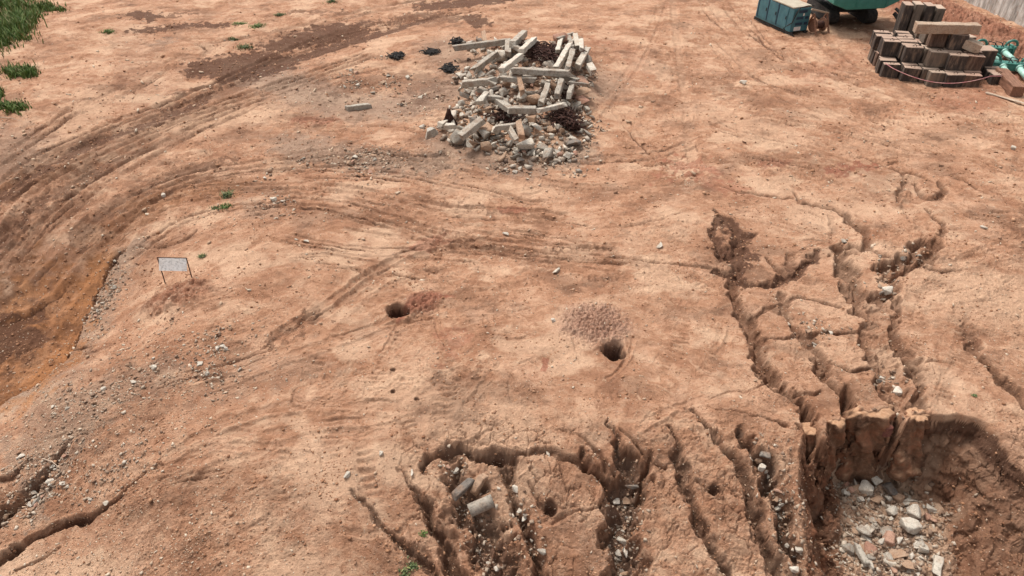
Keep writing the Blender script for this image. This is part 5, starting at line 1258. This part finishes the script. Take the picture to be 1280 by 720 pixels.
# fine rubble filling the heap, pit floor and gully floors
fp = []
hp = cw[:, :3]; hfin = [(h + np.array([rng.normal(0, .3), rng.normal(0, .3), 0]), float(rng.uniform(.05, .19))) for h in hp[:1050]]
HFP = np.array([f[0] for f in hfin]); HFP[:, 2] = Hf(HFP[:, 0], HFP[:, 1]) + rng.uniform(0, .08, len(HFP)); HFS = np.array([f[1] for f in hfin])
for k in range(len(HP)):
    zi = pts_all[k][4]
    for j in range(14 if zi == 0 else 9): fp.append((HP[k] + np.array([rng.normal(0, .26 if zi else .3), rng.normal(0, .26 if zi else .3), 0]), rng.uniform(.015, .06) * (1.3 if zi in (0,) else 1) * (1.4 if zi > 8 else 1)))
FP = np.array([f[0] for f in fp]); FP[:, 2] = Hf(FP[:, 0], FP[:, 1]); FS = np.array([f[1] for f in fp] )
FP = np.concatenate([FP, np.array([r_[0] for r_ in rest]).reshape(-1, 3)]); FS = np.concatenate([FS, np.array([r_[1] * .6 for r_ in rest])])
scatter('heap_fines', HFP, HFS, speck_mat('heap_fines_mix', [(0, (.15, .10, .075)), (.35, (.28, .215, .165)), (.7, (.40, .335, .27)), (1., (.53, .47, .39))]), 'small broken pieces packed between the chunks of the debris heap', .8, True)
scatter('fine_rubble', FP, FS, speck_mat('fine_rubble_mix', [(0, (.15, .09, .06)), (.35, (.25, .17, .12)), (.75, (.36, .28, .21)), (1., (.46, .38, .30))]), 'fine broken rubble on the pit floor and the gullies', .75, True)

# ------------------------------------------------------------------ vegetation
def leaf_mat(name, c1, c2):
    m, n, b = mat(name, .7); g = nd(n, 'ShaderNodeNewGeometry'); n.links.new(ramp(n, g.outputs['Random Per Island'], [(0, c1), (.72, c2), (.86, (.16, .17, .06)), (1., (.30, .25, .13))]), b.inputs['Base Color']); return m
M_GRASS = leaf_mat('grass_blades', (.045, .09, .020), (.13, .19, .045)); M_WEED = leaf_mat('weed_leaves', (.05, .075, .028), (.11, .14, .055))
def blades(P3, hts, wid, lean=.5):
    n_ = len(P3); a = rng.uniform(0, 2 * np.pi, n_); d = np.stack([np.cos(a), np.sin(a)], 1); s = np.stack([-d[:, 1], d[:, 0]], 1); ln = rng.uniform(.1, lean, n_) * hts
    V = np.zeros((n_, 5, 3)); V[:, 0, :2] = -s * wid[:, None]; V[:, 1, :2] = s * wid[:, None]
    V[:, 2, :2] = d * (ln * .4)[:, None] + s * (wid * .8)[:, None]; V[:, 3, :2] = d * (ln * .4)[:, None] - s * (wid * .8)[:, None]; V[:, 2, 2] = V[:, 3, 2] = hts * .6
    V[:, 4, :2] = d * ln[:, None]; V[:, 4, 2] = hts; V += P3[:, None, :]
    b0 = (np.arange(n_) * 5)[:, None]; q4 = (b0 + [[0, 1, 2, 3]]); t3 = (b0 + [[3, 2, 4]])
    me = bpy.data.meshes.new('blades'); me.from_pydata(V.reshape(-1, 3).tolist(), [], q4.tolist() + t3.tolist()); return me
gp = []; gh = []
for (px_, py_, sx, sy, n_, h) in ((8,6,34,10,1500,.5),(20,34,20,18,2600,.7),(-30,40,30,40,2600,.7),(0,58,14,6,900,.45),(55,10,16,5,500,.35),(40,20,12,5,400,.3),(26,92,17,6,1400,.35),(-25,95,16,14,1100,.45),(12,137,18,5,1100,.32),(-30,140,20,10,900,.4),(0,118,6,5,300,.3),(75,12,10,3,150,.22),(28,52,14,4,500,.3)):
    a = np.stack([px_ + rng.normal(0, sx * .55, n_), py_ + rng.normal(0, sy * .55, n_)], 1); X_, Y_ = flat(a[:, 0], a[:, 1])
    cl = noise(X_ * 1.6, Y_ * 1.6, 98) > -.28; X_, Y_ = X_[cl], Y_[cl]
    gp.append(np.stack([X_, Y_, Hf(X_, Y_)], 1)); gh.append(rng.uniform(.35, 1, len(X_)) * h * 1.15 * (1 + .5 * noise(X_ * 1.2, Y_ * 1.2, 99)))
gp = np.concatenate(gp); gh = np.concatenate(gh).clip(.06)
tag(link('grass', blades(gp, gh, rng.uniform(.02, .045, len(gp)), .9), M_GRASS), 'rough green grass growing along the left edge of the site', None, None, 'stuff')
for i, (px_, py_, r_, h, lab) in enumerate(((135,40,.42,.2,'low green weed tuft on bare soil right of the grass edge'),(283,244,.26,.22,'leafy green weed in the ruts above the sign, upper one'),(270,262,.18,.14,'flat weed patch below the leafy weed, left half'),(282,260,.24,.16,'flat weed patch below the leafy weed, right half'),(253,321,.09,.12,'tiny dark weed right of the sign board'),
    (350,19,.35,.2,'small green weed clump near the upper dark mud'),(322,33,.5,.22,'grassy weed clump just above the dark mud patch, right one'),(306,60,.5,.24,'grassy weed clump on the top edge of the dark mud patch'),(292,50,.3,.18,'little weed left of the grassy clumps'),(300,30,.45,.18,'spread weed above the dark mud patch, left one'),(414,2,.4,.2,'green weed at the top edge of the photo'),(515,708,.13,.1,'bright green weed beside the lower gully at the bottom edge'),(530,668,.09,.05,'faint green moss patch beside the gully'),(505,718,.1,.08,'green weed cut by the bottom edge'),(1218,495,.07,.05,'small dull green sprig on dry ground above the pit'))):
    q = HIT([px_], [py_])[0]; n_ = int(170 * (r_ / .4) + 40); a = rng.normal(0, .5, (n_, 2)) * r_; pz = np.stack([a[:, 0], a[:, 1] * .8, Hf(q[0] + a[:, 0], q[1] + a[:, 1] * .8) - q[2]], 1)
    me = blades(pz, rng.uniform(.2, 1, n_) * h * .75, rng.uniform(.01, .026, n_), 2.2)
    tag(link('weed', me, M_WEED if i % 3 else M_GRASS, None, q), lab, 'weed', 'weeds on the bare soil')
